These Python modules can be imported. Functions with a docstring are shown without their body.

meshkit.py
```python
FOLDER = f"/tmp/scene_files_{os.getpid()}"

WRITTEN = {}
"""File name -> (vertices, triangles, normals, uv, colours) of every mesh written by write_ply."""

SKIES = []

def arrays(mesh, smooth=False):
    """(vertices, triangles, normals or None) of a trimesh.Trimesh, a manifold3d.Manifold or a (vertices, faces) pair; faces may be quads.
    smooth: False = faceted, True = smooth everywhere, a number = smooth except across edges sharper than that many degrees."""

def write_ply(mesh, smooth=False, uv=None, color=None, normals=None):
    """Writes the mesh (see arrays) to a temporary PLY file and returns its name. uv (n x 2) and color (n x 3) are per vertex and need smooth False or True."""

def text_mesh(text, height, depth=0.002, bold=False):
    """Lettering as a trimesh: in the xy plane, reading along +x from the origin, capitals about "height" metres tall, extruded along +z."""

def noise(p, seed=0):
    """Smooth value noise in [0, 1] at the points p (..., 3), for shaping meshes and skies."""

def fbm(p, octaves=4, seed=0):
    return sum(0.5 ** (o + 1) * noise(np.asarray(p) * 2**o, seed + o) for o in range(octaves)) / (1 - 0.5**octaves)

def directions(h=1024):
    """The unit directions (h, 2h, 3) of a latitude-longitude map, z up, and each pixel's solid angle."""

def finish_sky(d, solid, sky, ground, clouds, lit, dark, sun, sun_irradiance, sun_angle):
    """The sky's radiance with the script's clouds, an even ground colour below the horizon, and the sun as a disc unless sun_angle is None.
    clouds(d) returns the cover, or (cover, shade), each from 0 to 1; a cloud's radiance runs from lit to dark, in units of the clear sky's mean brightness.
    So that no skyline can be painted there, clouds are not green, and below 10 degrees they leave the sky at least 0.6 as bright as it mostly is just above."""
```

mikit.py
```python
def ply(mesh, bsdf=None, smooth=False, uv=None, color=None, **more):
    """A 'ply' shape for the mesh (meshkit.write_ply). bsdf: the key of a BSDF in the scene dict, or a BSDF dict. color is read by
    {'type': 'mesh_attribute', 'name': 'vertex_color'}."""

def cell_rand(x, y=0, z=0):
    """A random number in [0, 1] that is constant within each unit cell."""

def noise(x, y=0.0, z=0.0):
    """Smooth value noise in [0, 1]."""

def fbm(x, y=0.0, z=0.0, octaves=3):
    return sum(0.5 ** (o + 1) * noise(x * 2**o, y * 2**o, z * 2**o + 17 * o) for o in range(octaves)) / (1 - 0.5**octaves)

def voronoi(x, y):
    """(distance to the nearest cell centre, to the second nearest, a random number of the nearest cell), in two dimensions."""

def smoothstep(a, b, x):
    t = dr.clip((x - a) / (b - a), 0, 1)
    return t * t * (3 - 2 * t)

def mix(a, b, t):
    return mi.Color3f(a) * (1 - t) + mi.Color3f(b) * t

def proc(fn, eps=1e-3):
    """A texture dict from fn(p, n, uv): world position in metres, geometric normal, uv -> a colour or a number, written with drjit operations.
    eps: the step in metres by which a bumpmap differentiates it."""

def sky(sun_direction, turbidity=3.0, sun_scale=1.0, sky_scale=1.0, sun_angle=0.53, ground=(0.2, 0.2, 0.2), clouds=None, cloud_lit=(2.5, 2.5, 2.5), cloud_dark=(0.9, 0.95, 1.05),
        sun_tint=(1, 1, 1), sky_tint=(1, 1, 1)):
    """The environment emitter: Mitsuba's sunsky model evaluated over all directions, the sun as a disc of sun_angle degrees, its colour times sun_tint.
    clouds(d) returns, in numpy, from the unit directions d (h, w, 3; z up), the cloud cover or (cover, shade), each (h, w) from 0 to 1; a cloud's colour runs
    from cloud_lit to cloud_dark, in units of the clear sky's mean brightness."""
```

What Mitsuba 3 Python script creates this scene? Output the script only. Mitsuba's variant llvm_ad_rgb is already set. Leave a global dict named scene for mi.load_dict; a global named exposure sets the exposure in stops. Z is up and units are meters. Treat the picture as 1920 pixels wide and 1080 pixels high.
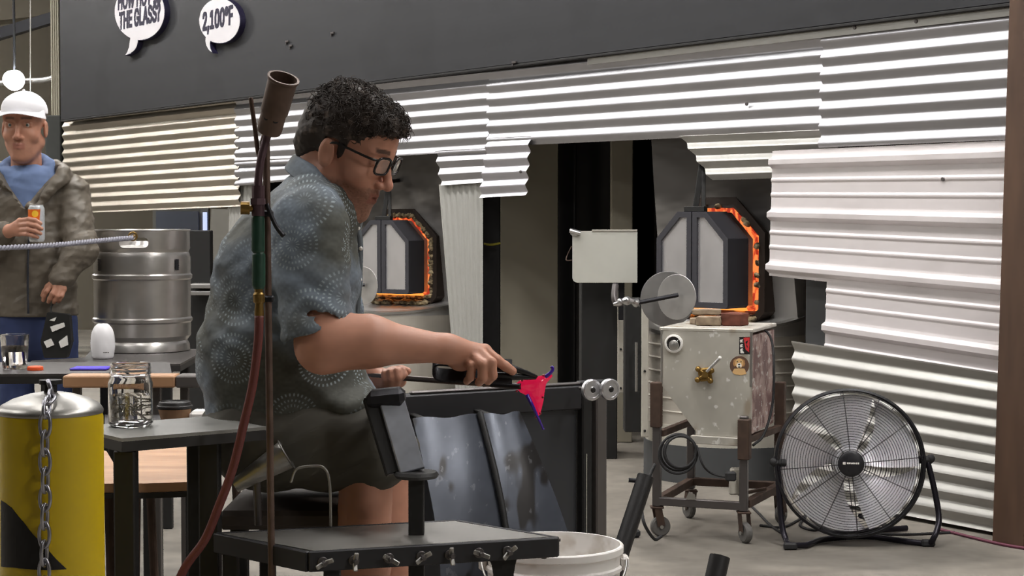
import math, random
import numpy as np, trimesh, shapely, shapely.geometry as sg, shapely.affinity as sa
import drjit as dr, mitsuba as mi, mikit, meshkit
from meshkit import fbm as nfbm, noise as nnoise
T = mi.ScalarTransform4f
PI = math.pi
rng = np.random.default_rng(7)

# ---------------------------------------------------------------- camera, lights, exposure
F_PX, CAM_H, HORIZON = 3300.0, 1.2, 410.0
TH = math.atan((540 - HORIZON) / F_PX)
FWD = np.array([0, math.cos(TH), -math.sin(TH)]); UPV = np.array([0, math.sin(TH), math.cos(TH)])
CAM = np.array([0, 0, CAM_H])
exposure = 0.72
scene = {
    'camera': {'type': 'perspective', 'fov': math.degrees(2 * math.atan(960 / F_PX)), 'fov_axis': 'x', 'near_clip': 0.05, 'far_clip': 100.0,
               'to_world': T().look_at(origin=CAM.tolist(), target=(CAM + FWD).tolist(), up=[0, 0, 1])},
}
LAMP = 17.0            # radiance of the ceiling lamps' diffusers
WORK = 160.0           # radiance of the far work light
LAMP_TINT = (1.0, 0.97, 0.93)
labels = {}

# ---------------------------------------------------------------- from the photograph's pixels to places in the room
def ray(px, py):
    return FWD + np.array([1, 0, 0]) * (px - 960) / F_PX + UPV * (540 - py) / F_PX
def P(px, py, D):
    r = ray(px, py); return CAM + r * (D / r[1])
def PZ(px, py, z):
    r = ray(px, py); return CAM + r * ((z - CAM_H) / r[2])
WA = np.array([1.875, 6.65]); WB = np.array([-3.716, 14.56])
WE = (WA - WB) / np.linalg.norm(WA - WB)            # along the wall, to the right
WN = np.array([WE[1], -WE[0]])                      # out of the wall, to the room
def W(s, z, o=0.0):
    q = WA + s * WE + o * WN; return np.array([q[0], q[1], z])
def wsz(px, py, o=0.0):
    r = ray(px, py); n3 = np.array([WN[0], WN[1], 0])
    p = CAM + r * (((W(0, 0, o) - CAM) @ n3) / (r @ n3))
    return np.array([(p[:2] - WA) @ WE, p[2]])
def scale_at(D): return F_PX / D

# ---------------------------------------------------------------- entries
def numbered(key, where):
    if key not in where: return key
    k = 1
    while f'{key}_{k:03d}' in where: k += 1
    return f'{key}_{k:03d}'
taken = set()
def thing(name, label, cat, group=None):
    key = numbered(name, taken); taken.add(key)
    labels[key] = {'label': label, 'category': cat}
    if group: labels[key]['group'] = group
    return key
def struct(name, mesh=None, m=None, smooth=False, label=None):
    taken.add(name)
    if mesh is not None: scene[name] = mikit.ply(mesh, 'mat_' + m, smooth=smooth)
    labels[name] = {'kind': 'structure'}
    if label: labels[name]['label'] = label
    return name
def part(parent, name, mesh, m, smooth=30, label=None, color=None, kind=None, **more):
    key = numbered(parent + '__' + name, taken); taken.add(key)
    scene[key] = mikit.ply(mesh, 'mat_' + m, smooth=smooth, color=color, **more)
    if label or kind:
        labels[key] = {}
        if label: labels[key]['label'] = label
        if kind: labels[key]['kind'] = kind
    return key
def whole(name, label, cat, mesh, m, smooth=30, group=None, color=None, **more):
    key = thing(name, label, cat, group)
    scene[key] = mikit.ply(mesh, 'mat_' + m, smooth=smooth, color=color, **more)
    return key

# ---------------------------------------------------------------- materials
def c(r, g=None, b=None):
    v = np.array([r, r if g is None else g, r if b is None else b], float) / 255
    return np.where(v <= 0.04045, v / 12.92, ((v + 0.055) / 1.055) ** 2.4).tolist()
def rgb(v): return {'type': 'rgb', 'value': list(v)}
def mat(key, col, rough=0.5, metal=0.0, spec=0.5, two=True, bump=None, bscale=1.0, **more):
    col = col if isinstance(col, dict) else rgb(col)
    b = {'type': 'principled', 'base_color': col, 'roughness': rough, 'metallic': metal, 'specular': spec, **more}
    if bump: b = {'type': 'bumpmap', 'arbitrary': bump, 'scale': bscale, 'bsdf': b}
    scene['mat_' + key] = {'type': 'twosided', 'bsdf': b} if two else b
    return key
sst, mixc, fb, nz = mikit.smoothstep, mikit.mix, mikit.fbm, mikit.noise

# ---------------------------------------------------------------- mesh helpers
def cat_(ms): return trimesh.util.concatenate([m for m in ms if m is not None])
def unit(v):
    v = np.asarray(v, float); return v / np.linalg.norm(v)
def frame(o, x=None, y=None, z=None):
    """4x4 with the given axes (two of them suffice)."""
    if x is None: x = np.cross(y, z)
    if y is None: y = np.cross(z, x)
    if z is None: z = np.cross(x, y)
    m = np.eye(4); m[:3, 0], m[:3, 1], m[:3, 2], m[:3, 3] = unit(x), unit(y), unit(z), o
    return m
def moved(mesh, m):
    mesh = mesh.copy(); mesh.apply_transform(m); return mesh
def cbox(sx, sy, sz, b=0.003, at=(0, 0, 0)):
    """A box with chamfered edges."""
    h = np.array([sx, sy, sz]) / 2; b = min(b, h.min() * 0.9); pts = []
    for a in np.ndindex(2, 2, 2):
        s = np.array(a) * 2 - 1
        for k in range(3):
            q = h - b; q[k] = h[k]; pts.append(s * q)
    m = trimesh.convex.convex_hull(np.array(pts)); m.apply_translation(at); return m
def bar(p0, p1, w, t, up=(0, 0, 1), b=0.002):
    """A rectangular bar from p0 to p1: w across, t along up."""
    p0, p1 = np.asarray(p0, float), np.asarray(p1, float); x = unit(p1 - p0); up = np.asarray(up, float)
    if abs(x @ unit(up)) > 0.98: up = np.array([0, 1.0, 0])
    y = unit(np.cross(up, x)); L = np.linalg.norm(p1 - p0)
    return moved(cbox(L, w, t, b), frame((p0 + p1) / 2, x=x, y=y))
def tube(pts, r, seg=10, closed=False, caps=True):
    pts = np.asarray(pts, float); n = len(pts); r = np.broadcast_to(np.asarray(r, float), (n,))
    if closed: t = np.roll(pts, -1, 0) - np.roll(pts, 1, 0)
    else:
        t = np.gradient(pts, axis=0)
    t = t / np.maximum(np.linalg.norm(t, axis=1, keepdims=True), 1e-12)
    u = np.cross(t[0], [0, 0, 1.0] if abs(t[0][2]) < 0.9 else [1.0, 0, 0]); us = []
    for k in range(n):
        u = u - t[k] * (u @ t[k]); u = u / np.linalg.norm(u); us.append(u)
    us = np.array(us)
    if closed:                                       # undo the twist left after one turn
        e = us[-1] - t[0] * (us[-1] @ t[0]); e /= np.linalg.norm(e)
        ang = math.atan2(np.cross(us[0], e) @ t[0], us[0] @ e)
        vs = np.cross(t, us); a = -ang * np.arange(n)[:, None] / n
        us = us * np.cos(a) + vs * np.sin(a)
    vs = np.cross(t, us); a = np.arange(seg) * 2 * PI / seg
    V = (pts[:, None] + r[:, None, None] * (np.cos(a)[None, :, None] * us[:, None] + np.sin(a)[None, :, None] * vs[:, None])).reshape(-1, 3)
    F = []; m = n if closed else n - 1
    k, j = np.meshgrid(np.arange(m), np.arange(seg), indexing='ij')
    k2, j2 = (k + 1) % n, (j + 1) % seg
    A, B, C, Dd = k * seg + j, k * seg + j2, k2 * seg + j2, k2 * seg + j
    F = np.concatenate([np.stack([A, B, C], -1).reshape(-1, 3), np.stack([A, C, Dd], -1).reshape(-1, 3)])
    if caps and not closed:
        V = np.vstack([V, pts[:1], pts[-1:]]); b0, b1 = n * seg, n * seg + 1; j = np.arange(seg); j2 = (j + 1) % seg
        F = np.vstack([F, np.stack([j * 0 + b0, j2, j], 1), np.stack([j * 0 + b1, (n - 1) * seg + j, (n - 1) * seg + j2], 1)])
    return trimesh.Trimesh(V, F, process=False)
def spline(pts, n=40):
    """Catmull-Rom through the points."""
    p = np.asarray(pts, float); p = np.vstack([2 * p[0] - p[1], p, 2 * p[-1] - p[-2]]); out = []; segs = len(p) - 3
    for q in np.linspace(0, segs - 1e-9, n):
        i = int(q); t = q - i; a, b, cc, d = p[i:i + 4]
        out.append(0.5 * (2 * b + (cc - a) * t + (2 * a - 5 * b + 4 * cc - d) * t * t + (3 * b - a - 3 * cc + d) * t ** 3))
    return np.array(out)
def lathe(prof, seg=48):
    """Turned about z; prof = [(r, z), ...] from bottom to top (or closed for hollow things)."""
    prof = np.asarray(prof, float); n = len(prof); a = np.arange(seg) * 2 * PI / seg
    V = np.stack([prof[:, None, 0] * np.cos(a), prof[:, None, 0] * np.sin(a), np.repeat(prof[:, 1:], seg, 1)], -1).reshape(-1, 3)
    k, j = np.meshgrid(np.arange(n - 1), np.arange(seg), indexing='ij'); j2 = (j + 1) % seg
    A, B, C, Dd = k * seg + j, k * seg + j2, (k + 1) * seg + j2, (k + 1) * seg + j
    F = np.concatenate([np.stack([A, B, C], -1).reshape(-1, 3), np.stack([A, C, Dd], -1).reshape(-1, 3)])
    m = trimesh.Trimesh(V, F, process=False); m.merge_vertices(); m.update_faces(m.nondegenerate_faces()); return m
def prism(poly, depth, z0=0.0):
    g = poly if hasattr(poly, 'geom_type') else sg.Polygon(poly)
    ms = [trimesh.creation.extrude_polygon(q, depth, engine='earcut') for q in getattr(g, 'geoms', [g])]
    m = cat_(ms); m.apply_translation([0, 0, z0]); return m
def rod(p0, p1, r, seg=12): return tube([p0, p1], r, seg)
def ring(center, normal, R, r, n=48, seg=8, squash=1.0):
    m = frame(center, x=np.cross(unit(normal), [0.3, 0.2, 0.93]), z=normal)
    a = np.arange(n) * 2 * PI / n
    return tube((m[:3, 3] + np.outer(np.cos(a) * R, m[:3, 0]) + np.outer(np.sin(a) * R * squash, m[:3, 1])), r, seg, closed=True)
def disc(center, normal, R, t, n=48, bevel=0.001):
    return moved(lathe([(0, -t / 2), (R - bevel, -t / 2), (R, -t / 2 + bevel), (R, t / 2 - bevel), (R - bevel, t / 2), (0, t / 2)], n), frame(center, x=np.cross(unit(normal), [0.31, 0.2, 0.93]), z=normal))
def grid_mesh(V):
    """(n, m, 3) vertices to a mesh."""
    n, m = V.shape[:2]; k, j = np.meshgrid(np.arange(n - 1), np.arange(m - 1), indexing='ij')
    A, B, C, Dd = k * m + j, k * m + j + 1, (k + 1) * m + j + 1, (k + 1) * m + j
    return trimesh.Trimesh(V.reshape(-1, 3), np.concatenate([np.stack([A, B, C], -1).reshape(-1, 3), np.stack([A, C, Dd], -1).reshape(-1, 3)]), process=False)
def slab(V, off):
    """A sheet (n, m, 3) given thickness: off is the vector (or field) to its back."""
    a = grid_mesh(V); b = grid_mesh(V + off); b.invert(); n, m = V.shape[:2]
    edge = np.vstack([V[0], V[1:, -1], V[-1, -2::-1], V[-2:0:-1, 0]])
    offs = np.broadcast_to(off, V.shape); eo = np.vstack([offs[0], offs[1:, -1], offs[-1, -2::-1], offs[-2:0:-1, 0]])
    e = np.stack([np.vstack([edge, edge[:1]]), np.vstack([edge + eo, (edge + eo)[:1]])], 0)
    return cat_([a, b, grid_mesh(e)])

# ---------------------------------------------------------------- smooth bodies from signed distances
def surface(d, origin, h):
    """Surface nets of the field d < 0."""
    s = d < 0; nx, ny, nz_ = d.shape
    cnt = np.zeros((nx - 1, ny - 1, nz_ - 1), np.int8)
    for a in np.ndindex(2, 2, 2): cnt += s[a[0]:nx - 1 + a[0], a[1]:ny - 1 + a[1], a[2]:nz_ - 1 + a[2]]
    act = np.argwhere((cnt > 0) & (cnt < 8)); idx = np.full(cnt.shape, -1, np.int32); idx[tuple(act.T)] = np.arange(len(act))
    acc, num = np.zeros((len(act), 3)), np.zeros(len(act))
    cs = list(np.ndindex(2, 2, 2))
    for a in cs:
        for k in range(3):
            if a[k]: continue
            b = list(a); b[k] = 1
            pa, pb = act + np.array(a), act + np.array(b)
            da, db = d[tuple(pa.T)], d[tuple(pb.T)]; x = (da < 0) != (db < 0)
            t = np.where(x, da / np.where(x, da - db, 1), 0)
            q = pa.astype(float); q[:, k] += t; acc += np.where(x[:, None], q, 0); num += x
    V = acc / num[:, None] * h + origin; F = []
    for k in range(3):
        sl = [slice(None)] * 3; sl2 = [slice(None)] * 3; sl[k] = slice(0, -1); sl2[k] = slice(1, None)
        e = np.argwhere(s[tuple(sl)] != s[tuple(sl2)]); u, v = (k + 1) % 3, (k + 2) % 3
        e = e[(e[:, u] > 0) & (e[:, v] > 0) & (e[:, u] < d.shape[u] - 1) & (e[:, v] < d.shape[v] - 1)]
        q = []
        for du, dv in ((-1, -1), (0, -1), (0, 0), (-1, 0)):
            w = e.copy(); w[:, u] += du; w[:, v] += dv; q.append(idx[tuple(w.T)])
        q = np.stack(q, 1); flip = ~s[tuple(e.T)]; q[flip] = q[flip][:, ::-1]; F += [q[:, [0, 1, 2]], q[:, [0, 2, 3]]]
    return trimesh.Trimesh(V, np.vstack(F), process=False)
class Body:
    """Primitives blended one after the other; each with a bounding ball."""
    def __init__(self): self.ops = []
    def add(self, fn, cen, rad, k=0.02, sub=False): self.ops.append((fn, np.asarray(cen, float), float(rad), k, sub)); return self
    def cone(self, a, b, ra, rb, k=0.02, sub=False, squash=None):
        a, b = np.asarray(a, float), np.asarray(b, float); ab = b - a; L2 = max(ab @ ab, 1e-12)
        S = None if squash is None else np.asarray(squash, float)
        def fn(p):
            q = p - a
            if S is not None: q = q * S; v = ab * S; l2 = max(v @ v, 1e-12)
            else: v, l2 = ab, L2
            t = np.clip(q @ v / l2, 0, 1)
            return np.linalg.norm(q - t[:, None] * v, axis=1) - (ra + (rb - ra) * t)
        big = max(ra, rb) / (1 if S is None else min(S))
        return self.add(fn, (a + b) / 2, np.sqrt(L2) / 2 + big, k, sub)
    def chain(self, pts, rs, k=0.02, squash=None):
        for i in range(len(pts) - 1): self.cone(pts[i], pts[i + 1], rs[i], rs[i + 1], k, squash=squash)
        return self
    def ball(self, cen, r, k=0.02, sub=False, rot=None):
        """An ellipsoid."""
        cen = np.asarray(cen, float); r = np.broadcast_to(np.asarray(r, float), (3,)); R = np.eye(3) if rot is None else np.asarray(rot)
        def fn(p):
            q = (p - cen) @ R; k0 = np.linalg.norm(q / r, axis=1); k1 = np.linalg.norm(q / r ** 2, axis=1)
            return k0 * (k0 - 1) / np.maximum(k1, 1e-9)
        return self.add(fn, cen, r.max(), k, sub)
    def local(self, other, M, k=0.02, scale=1.0):
        """Another body's primitives under the transform M (columns are axes)."""
        R, t = M[:3, :3], M[:3, 3]
        for fn, cen, rad, kk, sub in other.ops:
            self.ops.append(((lambda p, fn=fn: fn((p - t) @ R / scale) * scale), R @ cen * scale + t, rad * scale, kk * scale, sub))
        return self
    def eval(self, p):
        d = np.full(len(p), 0.5)
        for fn, cen, rad, k, sub in self.ops:
            m = np.flatnonzero(((p - cen) ** 2).sum(1) < (rad + 0.05 + k) ** 2)
            if not len(m): continue
            x, y = d[m], fn(p[m])
            if sub:
                hh = np.clip(0.5 - 0.5 * (x + y) / k, 0, 1); d[m] = x * (1 - hh) - y * hh + k * hh * (1 - hh)
            else:
                hh = np.clip(0.5 + 0.5 * (x - y) / k, 0, 1); d[m] = x * (1 - hh) + y * hh - k * hh * (1 - hh)
        return d
    def mesh(self, h=0.004, post=None, B=4):
        lo = np.min([o[1] - o[2] for o in self.ops if not o[4]], 0) - 0.02; hi = np.max([o[1] + o[2] for o in self.ops if not o[4]], 0) + 0.02
        nb = np.ceil((hi - lo) / (h * B)).astype(int) + 1; H = h * B
        f = (lambda p: post(p, self.eval(p))) if post else self.eval
        g = np.stack(np.meshgrid(*[np.arange(n) for n in nb], indexing='ij'), -1).reshape(-1, 3)
        cd = f(lo + (g + 0.5) * H).reshape(nb)
        act = np.abs(cd) < H * 1.45
        d = np.repeat(np.repeat(np.repeat(cd, B, 0), B, 1), B, 2).astype(np.float32)
        d = np.where(d < 0, np.minimum(d, -1e-3), np.maximum(d, 1e-3)).astype(np.float32)
        m = np.repeat(np.repeat(np.repeat(act, B, 0), B, 1), B, 2)
        ii = np.argwhere(m); out = np.empty(len(ii), np.float32)
        for i in range(0, len(ii), 400000): out[i:i + 400000] = f(lo + ii[i:i + 400000] * h)
        d[tuple(ii.T)] = out
        me = surface(d, lo, h)
        me.update_faces(me.nondegenerate_faces()); me.remove_unreferenced_vertices()
        cc = trimesh.graph.connected_components(me.edges, nodes=np.arange(len(me.vertices)), min_len=1)
        if len(cc) > 1:                                  # keep the large pieces only
            keep = np.zeros(len(me.vertices), bool)
            for q in cc:
                if len(q) > 0.04 * len(me.vertices): keep[q] = True
            me.update_faces(keep[me.faces].all(1)); me.remove_unreferenced_vertices()
        return me

# ================================================================ materials
def galv(tint, spots=0.5):
    def fn(p, n, uv):
        a = fb(p.x * 3.1 + p.y * 2.2, p.z * 9.0, p.y * 3.0); b = nz(p.x * 60 + p.y * 45, p.z * 70)
        return mi.Color3f(tint) * (0.86 + 0.22 * a + 0.05 * b)
    return mikit.proc(fn)
mat('galvanised', galv((0.47, 0.47, 0.50)), 0.45, 0.9)
mat('galvanised_warm', galv((0.53, 0.48, 0.41)), 0.45, 0.9)
mat('galvanised_bright', galv((0.58, 0.58, 0.64)), 0.38, 0.9)
mat('galvanised_dull', galv((0.42, 0.415, 0.395)), 0.42, 0.7)
def rpanel_col(p, n, uv):
    soot = sst(0.55, 0.8, fb(p.x * 2.3 + 3.0, p.z * 5.0, p.y * 2.0)) * 0.25
    return mixc((0.72, 0.68, 0.69), (0.38, 0.35, 0.34), soot)
mat('painted_panel', mikit.proc(rpanel_col), 0.38, 0.25)
mat('vertical_panel', c(168, 168, 164), 0.5, 0.3)
def fascia_col(p, n, uv):
    a = fb(p.x * 1.1 + p.y * 0.7, p.z * 1.7); b = fb(p.x * 9 + p.y * 6, p.z * 14)
    scuff = sst(0.62, 0.72, fb(p.x * 2.0 - p.y, p.z * 2.6, 4.0)) * 0.25
    return mi.Color3f(0.034, 0.035, 0.039) * (0.8 + 0.3 * a + 0.12 * b) * (1 - 0.3 * scuff)
mat('fascia_paint', mikit.proc(fascia_col), 0.5, 0.0, 0.22)
def floor_col(p, n, uv):
    a = fb(p.x * 1.3, p.y * 1.1, 2.0, octaves=5); b = fb(p.x * 14, p.y * 14); cr = sst(0.6, 0.75, fb(p.x * 0.8 + 7, p.y * 2.2, octaves=4))
    return mi.Color3f(0.225, 0.205, 0.178) * (0.55 + 0.55 * a + 0.3 * b) * (1 - 0.35 * cr)
mat('concrete', mikit.proc(floor_col), 0.55, 0.0, 0.4)
mat('room_wall', c(120, 116, 108), 0.8)
mat('room_ceiling', c(150, 148, 142), 0.85)
mat('dark_cavity', c(34, 32, 31), 0.8)
mat('black_steel', c(30, 30, 32), 0.38, 0.4)
mat('black_drum', c(24, 24, 26), 0.3, 0.2)
mat('matte_black', c(22, 22, 22), 0.6)
mat('dark_iron', c(46, 46, 50), 0.42, 0.6)
mat('mid_iron', c(96, 92, 92), 0.4, 0.7)
mat('bright_steel', c(200, 200, 200), 0.25, 0.95)
mat('satin_steel', c(170, 168, 164), 0.38, 0.9)
mat('aluminium', c(205, 205, 208), 0.35, 0.85)
mat('beige_panel', c(158, 152, 136), 0.6)
mat('olive_wall', c(104, 98, 86), 0.8)
mat('pale_pillar', c(165, 160, 144), 0.7)
mat('dark_green_grey', c(58, 60, 58), 0.7)
def rust_col(p, n, uv):
    a = fb(p.x * 40, p.y * 40, p.z * 25)
    return mixc(c(54, 42, 37), c(88, 69, 58), a)
mat('rust', mikit.proc(rust_col), 0.65, 0.3)
mat('post_brown', mikit.proc(lambda p, n, uv: mixc(c(58, 40, 30), c(90, 66, 50), fb(p.x * 22, p.y * 22, p.z * 3))), 0.6)
def soot_col(p, n, uv):                               # bare steel, blackened by the flames that lick out over the mouth
    a = fb(p.x * 7 + p.y * 5, p.z * 6, 1.0, octaves=4); up = sst(1.02, 1.36, p.z + 0.5 * (a - 0.5))
    return mixc((0.52, 0.51, 0.50), (0.035, 0.032, 0.030), up * (0.75 + 0.25 * a))
mat('sooty_steel', mikit.proc(soot_col), 0.42, 0.75)
mat('shell_steel', mikit.proc(lambda p, n, uv: mi.Color3f(0.50, 0.465, 0.41) * (0.75 + 0.4 * fb(p.x * 5, p.y * 5, p.z * 4))), 0.5, 0.35)
mat('skirt_white', c(176, 172, 162), 0.6)
mat('skirt_dark', c(66, 68, 70), 0.6)
def refr_col(p, n, uv):
    a = fb(p.x * 45, p.y * 45, p.z * 45, octaves=4)
    return mixc(c(70, 58, 44), c(196, 178, 142), sst(0.3, 0.7, a))
mat('refractory', mikit.proc(refr_col), 0.9)
mat('firebrick', mikit.proc(lambda p, n, uv: mixc(c(86, 70, 58), c(176, 158, 134), fb(p.x * 30, p.y * 30, p.z * 30))), 0.9)
mat('burnt_brick', mikit.proc(lambda p, n, uv: mixc(c(66, 34, 26), c(122, 70, 54), fb(p.x * 30, p.y * 30, p.z * 30))), 0.9)

# ================================================================ the room
RX0, RX1, RY0, RY1, RZ = -9.0, 5.5, -5.0, 19.0, 4.9
def quad(a, b, cc, d): return trimesh.Trimesh([a, b, cc, d], [[0, 1, 2], [0, 2, 3]], process=False)
def slab_box(x0, y0, z0, x1, y1, z1): return moved(trimesh.creation.box((x1 - x0, y1 - y0, z1 - z0)), T_((x0 + x1) / 2, (y0 + y1) / 2, (z0 + z1) / 2))
def T_(x, y, z): m = np.eye(4); m[:3, 3] = (x, y, z); return m
struct('floor', slab_box(RX0, RY0, -0.12, RX1, RY1, 0), 'concrete')
struct('ceiling', slab_box(RX0, RY0, RZ, RX1, RY1, RZ + 0.12), 'room_ceiling')
struct('wall_left', slab_box(RX0 - 0.12, RY0, 0, RX0, RY1, RZ), 'room_wall')
struct('wall_right', slab_box(RX1, RY0, 0, RX1 + 0.12, RY1, RZ), 'room_wall')
struct('wall_rear', slab_box(RX0, RY0 - 0.12, 0, RX1, RY0, RZ), 'room_wall')
struct('wall_back', slab_box(RX0, RY1, 0, RX1, RY1 + 0.12, RZ), 'olive_wall')

# the furnace wall: a dark board above, corrugated sheets below, a black recess behind
FO = 0.07
zf = np.mean([wsz(x, 225 - (x - 118) * 220 / 1782, FO)[1] for x in (118, 600, 1200, 1900)])
sl, sr = wsz(113, 150, FO)[0], 2.6
def wbox(s0, s1, z0, z1, o0, o1, b=0.004):
    q = W((s0 + s1) / 2, (z0 + z1) / 2, (o0 + o1) / 2)
    return moved(cbox(abs(s1 - s0), abs(o1 - o0), abs(z1 - z0), b), frame(q, x=[*WE, 0], z=[0, 0, 1]))
struct('wall_front', wbox(sl, sr, zf, 4.2, 0.045, FO), 'fascia_paint', smooth=30, label='dark grey painted board wall above the corrugated metal sheets')
WF = 'wall_front'
for s in np.linspace(sl + 0.2, sr - 0.2, 9)[:]:
    part(WF, 'stud', wbox(s - 0.03, s + 0.03, zf + 0.02, 4.1, -0.06, 0.044), 'dark_cavity')
part(WF, 'edge_strip', wbox(sl, sr, zf - 0.012, zf, 0.03, FO + 0.004, 0.002), 'matte_black', label='thin black strip along the lower edge')
part(WF, 'flashing', wbox(wsz(1100, 90, 0.05)[0], sr, zf - 0.045, zf - 0.012, 0.038, 0.046, 0.001), 'galvanised_dull', label='grey flashing under the board')
# recess behind
struct('wall_recess', cat_([wbox(sl, sr, 0, 3.2, -3.3, -3.2), wbox(sl, sl + 0.05, 1.3, 3.2, -3.2, -0.3), wbox(sl, sr, 2.6, 2.66, -3.2, -0.08)]), 'dark_cavity')

def corr(name, TL, TR, BR, BL, o, m, pitch=0.0715, amp=0.0100, phase=0.0, arange=None, label=None, prof=None, cols=26, wav=0.0022, seed=0, per=12, vertical=False):
    q = [wsz(*p, o) for p in (TL, TR, BR, BL)]
    hgt = (np.linalg.norm(q[3] - q[0]) + np.linalg.norm(q[2] - q[1])) / 2; wid = (np.linalg.norm(q[1] - q[0]) + np.linalg.norm(q[2] - q[3])) / 2
    if vertical: rows, cols = 14, max(int(wid / pitch * per), 8)
    else: rows = max(int(hgt / pitch * per), 8)
    if prof is None: prof = lambda t: np.arcsin(0.965 * np.sin(2 * PI * t)) / 1.3056
    V = np.zeros((rows + 1, cols + 1, 3))
    for i in range(rows + 1):
        b = i / rows; a0, a1 = arange(b) if arange else (0, 1)
        L, R = q[0] * (1 - b) + q[3] * b, q[1] * (1 - b) + q[2] * b
        for j in range(cols + 1):
            a = a0 + (a1 - a0) * j / cols; s, z = L * (1 - a) + R * a
            t = (a * wid if vertical else b * hgt) / pitch + phase
            V[i, j] = W(s, z, o + amp * prof(t) + wav * 2 * (nfbm(np.array([s * 1.7, z * 3.0, seed * 5.3]), 3) - 0.5))
    V2 = slab(V, np.array([-WN[0], -WN[1], 0]) * 0.0012)
    return part(WF, name, V2, m, smooth=40, label=label)
corr('corrugated_sheet', (118, 200), (449, 158), (449, 387), (118, 401), 0.0, 'galvanised_warm', seed=1, label='warm tinted corrugated sheet at the left end of the wall')
corr('corrugated_sheet', (441, 160), (917, 105), (917, 283), (441, 310), 0.012, 'galvanised', seed=2, label='corrugated sheet behind the glassblower')
corr('corrugated_sheet', (441, 296), (590, 290), (590, 335), (441, 349), 0.008, 'galvanised', seed=9, label='low offcut of corrugated sheet behind the torch')
corr('corrugated_sheet', (915, 88), (1548, 8), (1548, 246), (914, 275), 0.02, 'galvanised', seed=3, phase=0.3, label='long corrugated sheet above the dark opening')
corr('corrugated_sheet', (1543, 8), (1935, -45), (1935, 260), (1536, 277), 0.034, 'galvanised', seed=4, phase=0.1, label='corrugated sheet at the upper right')
corr('corrugated_sheet', (1264, 238), (1570, 224), (1570, 330), (1334, 338), 0.006, 'galvanised_dull', seed=5, phase=0.5, label='dull corrugated offcut with a slanting cut end')
corr('corrugated_sheet', (817, 283), (916, 278), (910, 342), (827, 348), 0.016, 'galvanised', seed=6, phase=0.4, label='short corrugated offcut beside the left furnace')
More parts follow.
